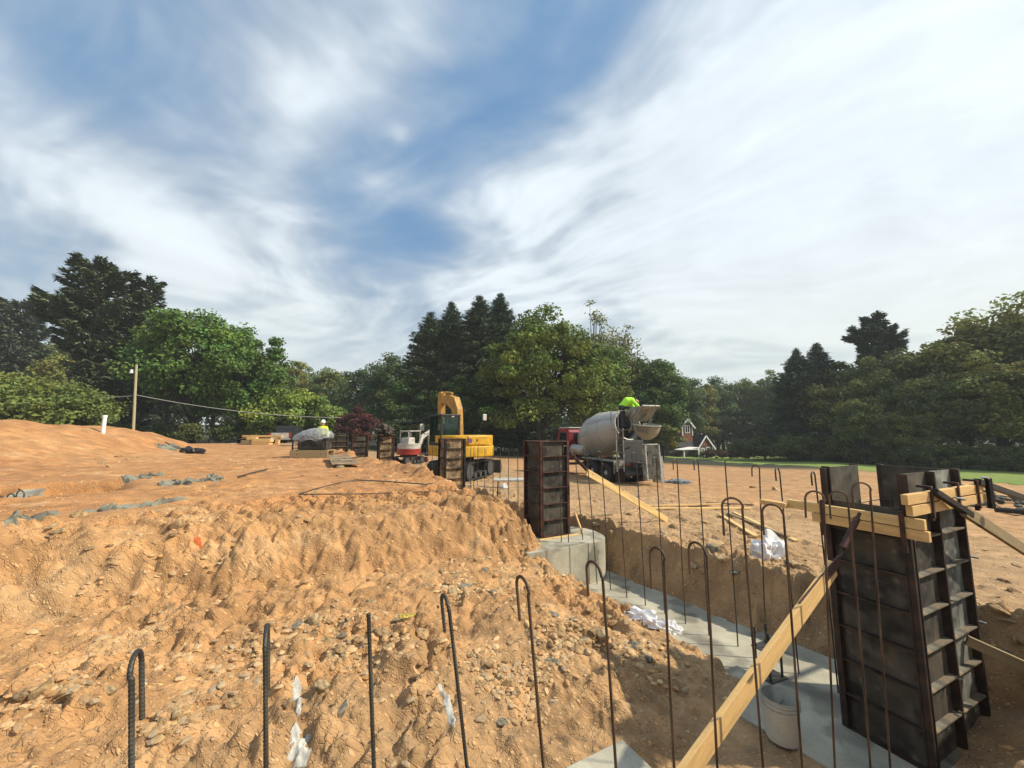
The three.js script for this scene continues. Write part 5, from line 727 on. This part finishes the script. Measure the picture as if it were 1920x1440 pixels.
// ---------------------------------------------------------------- pole, wires, pipe, house, background
{
  const d = 36, top = atD(256, 684, d), lo = atD(249, 830, d), g0 = gy(lo.x, d), P = thing('utility_pole', 'pale weathered wooden utility pole with a small lamp before the maples', 'utility pole', V(lo.x, g0 - .2, d));
  const tp = v3(top.x - lo.x, top.y - g0 + .2, 0); part('shaft', tapered([v3(0, 0, 0), tp.clone().multiplyScalar(.5), tp], .12, .09, 14), M.pole, P);
  const l = part('lamp', cyl(.13, .17, .34, 16, tp.x - .36, tp.y - .62, 0), M.pvc, P); part('lamp_arm', tube([v3(tp.x, tp.y - .45, 0), v3(tp.x - .2, tp.y - .35, 0), v3(tp.x - .36, tp.y - .45, 0)], .025, 6), M.steel, l);
  const sag = (a, b, s) => { const r = []; for (let i = 0; i <= 24; i++) { const t = i / 24, p = a.clone().lerp(b, t); p.y -= s * 4 * t * (1 - t); r.push(p.sub(a)); } return r; };
  const wa = atD(257, 741, d), wb = atD(640, 783, 44); single('service_wire', sweep(sag(wa, wb, .5), .035, 5, false), M.wire, 'pale cable sagging from the utility pole towards the purple tree', 'wire', null, wa);
  const wc = atD(252, 742, d), wd = atD(-60, 742, 34); single('service_wire', sweep(sag(wc, wd, .3), .03, 5, false), M.wire, 'pale cable running from the utility pole to the left', 'wire', null, wc);
  const q = hit(193, 812); single('vent_pipe', [cyl(.07, .07, .9, 16, 0, .3, 0), cyl(.085, .085, .1, 16, 0, .73, 0)], M.pvc, 'short white plastic pipe standing on top of the dirt heap', 'pipe', null, q);
  // little house
  const hd = 75, hp = atD(1300, 858, hd), k = hd / F, H = thing('small_house', 'small grey and brick-red gabled house with white trim past the lawn', 'house', V(hp.x, gy(hp.x, hd) - .1, hd), .34);
  const X = (px) => (px - 1300) * k, Y = (py) => (858 - py) * k;
  const gable = (x0, x1, ye, yr, z0, z1, mat, nm) => { const m = (x0 + x1) / 2; const g = prism([[x0, 0], [x1, 0], [x1, ye], [m, yr], [x0, ye]], z0 - z1); g.translate(0, 0, (z0 + z1) / 2); return part(nm, g, mat, H); };
  const slopes = (x0, x1, ye, yr, z0, z1, over, nm) => { const m = (x0 + x1) / 2, r = part(nm, [beam(v3(x0 - over, ye - over * (yr - ye) / (m - x0), (z0 + z1) / 2), v3(m, yr + .04, (z0 + z1) / 2), z0 - z1 + .5, .12), beam(v3(m, yr + .04, (z0 + z1) / 2), v3(x1 + over, ye - over * (yr - ye) / (m - x0), (z0 + z1) / 2), z0 - z1 + .5, .12)], M.roof, H); for (const s of [-1, 1]) part('barge_board', beam(v3(s < 0 ? x0 - over : x1 + over, ye - over * (yr - ye) / (m - x0) - .05, z0 + .27), v3(m, yr, z0 + .27), .06, .26), M.trim, r); return r; };
  const win = (x, y, w, h, z) => { const f = part('window', [box(w + .2, .1, .1, x, y + h / 2 + .05, z), box(w + .2, .1, .1, x, y - h / 2 - .05, z), box(.1, h, .1, x - w / 2 - .05, y, z), box(.1, h, .1, x + w / 2 + .05, y, z), box(.07, h, .08, x, y, z)], M.trim, H); part('pane', box(w, h, .03, x, y, z - .03), M.glassDark, f); };
  gable(X(1294), X(1327), Y(837), Y(818), 2.0, -4, M.siding, 'porch_wall'); part('gable_cladding', (() => { const m = (X(1294) + X(1327)) / 2; const g = prism([[X(1296), Y(836)], [X(1325), Y(836)], [m, Y(820)]], .06); g.translate(0, 0, 2.05); return g; })(), M.brick, H); slopes(X(1294), X(1327), Y(837), Y(818), 2.0, -4, .45, 'porch_roof'); win(X(1303), Y(848), .7, 1.3, 2.04); win(X(1316), Y(844), .7, 1.0, 2.04);
  part('corner_board', [box(.18, Y(837), .18, X(1294.5), Y(837) / 2, 1.98), box(.18, Y(837), .18, X(1326.5), Y(837) / 2, 1.98)], M.trim, H);
  part('main_wall', box(X(1300) - X(1238), Y(836), 5, (X(1300) + X(1238)) / 2, Y(836) / 2, -1.6), M.darkWood, H); part('main_roof', (() => { const g = prism([[1.2, Y(837)], [-1.6, Y(815)], [-4.6, Y(837)], [-4.6, Y(837) - .12], [-1.6, Y(815) - .14], [1.2, Y(837) - .12]], X(1302) - X(1236)); g.rotateY(-Math.PI / 2); g.translate((X(1302) + X(1236)) / 2, 0, 0); return g; })(), M.roof, H);
  gable(X(1277), X(1301), Y(799), Y(788), .0, -3.4, M.brick, 'tower_wall'); slopes(X(1277), X(1301), Y(799), Y(787), .0, -3.4, .5, 'tower_roof'); win(X(1289), Y(806), .95, 1.25, .04);
  part('tower_corner', [box(.16, Y(799) - Y(818), .16, X(1277.5), (Y(799) + Y(818)) / 2, .02), box(.16, Y(799) - Y(818), .16, X(1300.5), (Y(799) + Y(818)) / 2, .02)], M.trim, H);
  part('lean_to', [at(beam(v3(X(1246), Y(842), 2.4), v3(X(1280), Y(838), 2.4), 2.4, .12), 0, 0, 0), box(.14, Y(842), .14, X(1280), Y(842) / 2, 3.4), box(.14, Y(842), .14, X(1248), Y(842) / 2, 3.4), box(X(1280) - X(1246), .12, .1, (X(1246) + X(1280)) / 2, Y(842) + .1, 3.6)], M.trim, H);
  const bush = broadleaf(97, 1.6, 1.1, { col: [.05, .08, .025], clumps: 24, per: 60, base: 0, size: .2, cr: .3 }); plant('shrub', 'round green bush at the porch corner of the little house', 'shrub', bush, 1313, 846, 71.5, 1.6, OAK);
  // pale sheds glimpsed between the trunks
  const shed = (px, py, d, w, h, label) => { const p = atD(px, py, d), t = thing('shed', label, 'shed', V(p.x, gy(p.x, d) - .1, d)); part('wall', box(w, h, 3, 0, h / 2, 0), M.trim, t); part('roof', at(prism([[-1.8, h], [1.8, h], [0, h + 1]], w + .4), 0, .01, 0, 0, Math.PI / 2), M.roof, t); part('door', box(1, h * .8, .05, w * .2, h * .4, 1.53), M.siding, t); };
  shed(968, 838, 64, 4, 3.0, 'white shed glimpsed between tree trunks right of the excavator'); shed(1408, 800, 100, 5, 3.2, 'tiny white shed glimpsed in the wood beyond the lawn');
}

// ---------------------------------------------------------------- stones
{
  const R = mulberry(77), shapes = [];
  for (let k = 0; k < 9; k++) { const cuts = Array.from({ length: 11 }, () => [rv(R), .42 + .34 * R()]); shapes.push(smooth(new THREE.IcosahedronGeometry(1, 3), (v) => { for (const [n, c] of cuts) { const e = v.dot(n) - c; if (e > 0) v.addScaledVector(n, -e * .92); } v.multiplyScalar(1 + .05 * fbm(v.x * 3 + k, v.y * 3, v.z * 3, 3)); v.y *= .5 + .12 * (k % 4); v.x *= 1 + .12 * (k % 3); }, .5)); }
  const sm = (c, l) => [std(c, .92, { map: concMap, bumpMap: fineBump, bumpScale: .004 }), l];
  const kinds = [sm([.82, .53, .26], 'ochre'), sm([.92, .67, .38], 'pale tan'), sm([.70, .45, .24], 'brown'), sm([.52, .45, .34], 'grey'), sm([.84, .47, .21], 'orange')];
  const where = { slope: 'stony cut slope below the plateau', foot: 'rubble at the foot of the slope', plateau: 'flat orange plateau', bank: 'far bank of the trench', dig: 'soil around the shallow dig and heap' };
  const put = (x, d, r, k, zone) => { const m = single('stone', shapes[(R() * 9) | 0], kinds[k][0], `${kinds[k][1]} angular stone lying on the ${where[zone]}`, 'stone', `${kinds[k][1]} stones, ${zone}`, V(x, gy(x, d) - r * .06, d), R() * 6.28); m.rotation.x = (R() - .5) * .7; m.rotation.z = (R() - .5) * .7; m.scale.set(r * (1 + .5 * R()), r * (.7 + .4 * R()), r * (.8 + .3 * R())); };
  // the stones one can pick out in the photograph: [px, py, width in px]
  const seen = [[588, 1167, 30], [600, 1160, 22], [560, 1172, 26], [618, 1180, 24], [640, 1196, 18], [612, 1205, 26], [590, 1192, 18], [650, 1165, 16], [672, 1200, 24], [634, 1222, 22], [665, 1230, 22], [700, 1240, 18], [792, 1196, 42], [716, 1188, 34], [818, 1222, 20], [845, 1212, 16], [858, 1080, 32], [872, 1100, 30], [838, 1096, 22], [852, 1112, 26], [800, 1098, 20], [828, 1072, 18], [930, 1225, 16], [918, 1248, 22], [908, 1268, 18], [900, 1282, 22], [938, 1262, 16], [948, 1240, 20], [955, 1285, 26], [970, 1300, 20], [990, 1284, 18], [935, 1355, 22], [880, 1230, 18], [865, 1262, 16], [1035, 1150, 26], [1075, 1165, 24], [1050, 1185, 30], [1090, 1200, 28], [1110, 1185, 24], [1128, 1200, 30], [1148, 1212, 34], [1170, 1225, 26], [1190, 1216, 30], [1215, 1235, 24], [1105, 1150, 20], [1060, 1210, 24], [1040, 1222, 20], [1140, 1160, 22], [1270, 1228, 30], [1290, 1215, 26], [1150, 1170, 18], [1010, 1205, 18], [1025, 1240, 22], [1300, 1060, 26], [1335, 1030, 40], [1350, 1050, 24], [1318, 1075, 20], [1260, 990, 22], [1245, 1000, 18], [1380, 1075, 20], [1120, 985, 24], [1150, 1005, 22], [1372, 1172, 20], [1455, 920, 20], [1415, 915, 16], [1220, 985, 14], [1180, 965, 12], [1320, 980, 14], [1400, 1040, 16], [1480, 1060, 20], [112, 1000, 26], [98, 990, 18], [330, 985, 28], [325, 1012, 18], [168, 1028, 16], [205, 1024, 12], [88, 1008, 16], [150, 968, 30], [190, 868, 16], [175, 862, 14], [205, 876, 14], [225, 856, 18], [240, 862, 12], [260, 858, 12], [18, 910, 16], [70, 902, 14], [725, 893, 18], [690, 888, 8], [762, 886, 10], [635, 892, 10], [570, 893, 12], [750, 918, 14], [80, 1290, 40], [120, 1300, 30], [40, 1310, 34], [110, 1290, 20], [205, 1300, 22], [330, 1345, 26], [300, 1355, 22], [400, 1260, 16], [380, 1262, 12], [420, 1310, 24], [440, 1320, 26], [580, 1250, 18], [605, 1290, 28], [640, 1330, 30], [785, 1270, 20], [1900, 1110, 24], [1880, 1090, 20], [1870, 1150, 28], [1895, 1180, 24], [1910, 1210, 30], [1885, 1230, 22], [1905, 1060, 18], [1865, 1120, 16]];
  for (const [px, py, w] of seen) { const p = hit(px, py), d = -p.z, s = sOf(p.x, d), t = tOf(p.x, d), r = w / F * d * 1.06 * .42; put(p.x, d, r, py > 1000 && R() > .86 ? 3 : (R() * 3) | 0, t > .3 ? 'bank' : s > 5.6 ? (p.x < -6 ? 'dig' : 'plateau') : s > 3 ? 'slope' : 'foot'); }
  for (let i = 0; i < 110; i++) {                                 // more of the same, scattered
    const z = i % 5; let x, d; for (let q = 0; q < 60; q++) { x = -4 + 9 * R(); d = 2.8 + 6 * R(); const s = sOf(x, d), t = tOf(x, d); if (z < 3 ? s > 1.9 && s < 4.6 && t < -.5 && vn(x * 1.2, d * 1.2, 3) > -.2 : z === 3 ? s > 4.4 && s < 7.5 && t < -.6 : t > 1.4 && t < 5) break; }
    const s = sOf(x, d), t = tOf(x, d); put(x, d, .022 + .05 * R() * R() + (R() > .9 ? .03 : 0), [0, 0, 1, 2, 4, 4, 3, 2][(R() * 8) | 0], t > .3 ? 'bank' : s > 5.6 ? 'plateau' : s > 3 ? 'slope' : 'foot');
  }
  const heaps = [[585, 1180, .5], [640, 1205, .55], [700, 1235, .4], [920, 1260, .4], [975, 1290, .35], [1060, 1190, .5], [1130, 1195, .45], [1200, 1225, .4], [1030, 1235, .4], [450, 1230, .5], [860, 1100, .4], [100, 1300, .4], [330, 1350, .3]].map(([px, py, w]) => { const p = hit(px, py); return [p.x, -p.z, w]; });
  // loose gravel and crumbs that nobody could count
  const small = shapes.slice(0, 3).map((g) => g), M4 = new THREE.Matrix4(), Q = new THREE.Quaternion(), E = new THREE.Euler(), C = new THREE.Color();
  const tones = [[.56, .35, .165], [.58, .385, .19], [.47, .30, .15], [.44, .33, .2], [.58, .33, .145], [.62, .43, .23]];
  small.forEach((g, v) => {
    const lo = (() => { const c = new THREE.IcosahedronGeometry(1, 1); const p = c.attributes.position; for (let i = 0; i < p.count; i++) { const x = p.getX(i), y = p.getY(i), z = p.getZ(i), r = .78 + .34 * h3(Math.round(x * 50) + v * 99, Math.round(y * 50), Math.round(z * 50)); p.setXYZ(i, x * r * 1.15, y * r * .7, z * r); } const f = c.index ? c.toNonIndexed() : c; f.computeVertexNormals(); return metreUV2(f); })();
    const N = 2700, im = new THREE.InstancedMesh(lo, std([1, 1, 1], .95, { bumpMap: fineBump, bumpScale: .003 }), N); let n = 0;
    for (let tries = 0; n < N && tries < N * 30; tries++) {
      let x, d, r; const z = R();
      if (z < .62) {
        if (R() < .3) { const h = heaps[(R() * heaps.length) | 0], q = h[2] * Math.sqrt(-Math.log(1 - R() * .98)) * .6, a = R() * 6.28; x = h[0] + q * Math.cos(a); d = h[1] + q * Math.sin(a); } else { x = -5 + 9.5 * R(); d = 2.6 + 6.4 * R(); if (R() > .1 + .9 * sst(.15, .6, vn(x * 1.3, d * 1.3, 3))) continue; }
        const s = sOf(x, d), t = tOf(x, d); if (t > -.45 ? R() > .06 || t > .9 : s < 1.1 || s > 6.4) continue; r = .005 + .030 * Math.pow(R(), 3); }
      else if (z < .8) { x = -14 + 16 * R(); d = 6 + 16 * R(); const s = sOf(x, d), t = tOf(x, d); if (s < 5.6 || t > -.5) continue; if (R() > .12 + .88 * sst(.1, .5, vn(x * .6, d * .6, 13))) continue; r = .01 + .028 * Math.pow(R(), 2.4); }
      else { x = 1 + 16 * R(); d = 3 + 14 * R(); const t = tOf(x, d); if (t < 1.0 || t > 11) continue; r = .008 + .026 * Math.pow(R(), 2.4); }
      M4.compose(V(x, gy(x, d) - r * .12, d), Q.setFromEuler(E.set(R() * .8 - .4, R() * 6.3, R() * .8 - .4)), new THREE.Vector3(r * (1 + .6 * R()), r, r * (.8 + .5 * R()))); im.setMatrixAt(n, M4); const c = tones[(R() * 6) | 0], k = .85 + .3 * R(); im.setColorAt(n++, C.setRGB(c[0] * k, c[1] * k, c[2] * k));
    }
    im.count = n; stuff(v ? `loose_gravel_${String(v).padStart(3, '0')}` : 'loose_gravel', im, 'loose small stones and crumbs strewn over the bare soil', 'gravel');
  });
  // cobbles heaped by the right edge, with a black drain pipe
  const c = hit(1885, 955), cob = sm([.20, .205, .20], 'cobble')[0], cob2 = sm([.30, .30, .28], 'cobble')[0];
  for (let i = 0; i < 70; i++) { const a = R() * 6.28, q = Math.sqrt(R()), x = c.x + 1.0 + q * Math.cos(a) * 2.3, d = -c.z + 1.6 + q * Math.sin(a) * 1.5, h = .55 * (1 - q) * R(), r = .10 + .08 * R(); const m = single('cobble', shapes[(R() * 9) | 0], R() > .6 ? cob2 : cob, 'grey cobble in the heap beside the brace plank on the right', 'stone', 'heap of grey cobbles', V(x, gy(x, d) + h + r * .3, d), R() * 6); m.scale.set(r * 1.25, r, r); }
  const p0 = hit(1866, 961), p1 = hit(1990, 972); p0.y += .1; p1.y += .1; const P = thing('drain_pipe', 'black corrugated drain pipe lying in front of the cobble heap', 'pipe', p0.clone()); const dir = p1.clone().sub(p0); part('core', rod(v3(0, 0, 0), dir, .075, 20), M.rubber, P); const n = Math.round(dir.length() / .05); part('corrugation', Array.from({ length: n }, (_, i) => { const g = new THREE.TorusGeometry(.08, .012, 6, 18); g.applyQuaternion(Q.setFromUnitVectors(v3(0, 0, 1), dir.clone().normalize())); const q = dir.clone().multiplyScalar((i + .5) / n); return g.translate(q.x, q.y, q.z); }), M.rubber, P);
}

scene.fog = new THREE.FogExp2(lin(.80, .84, .86), .0006);
scene.traverse((o) => { if (o.isMesh) { o.castShadow = true; o.receiveShadow = true; } });
renderer.render(scene, camera);
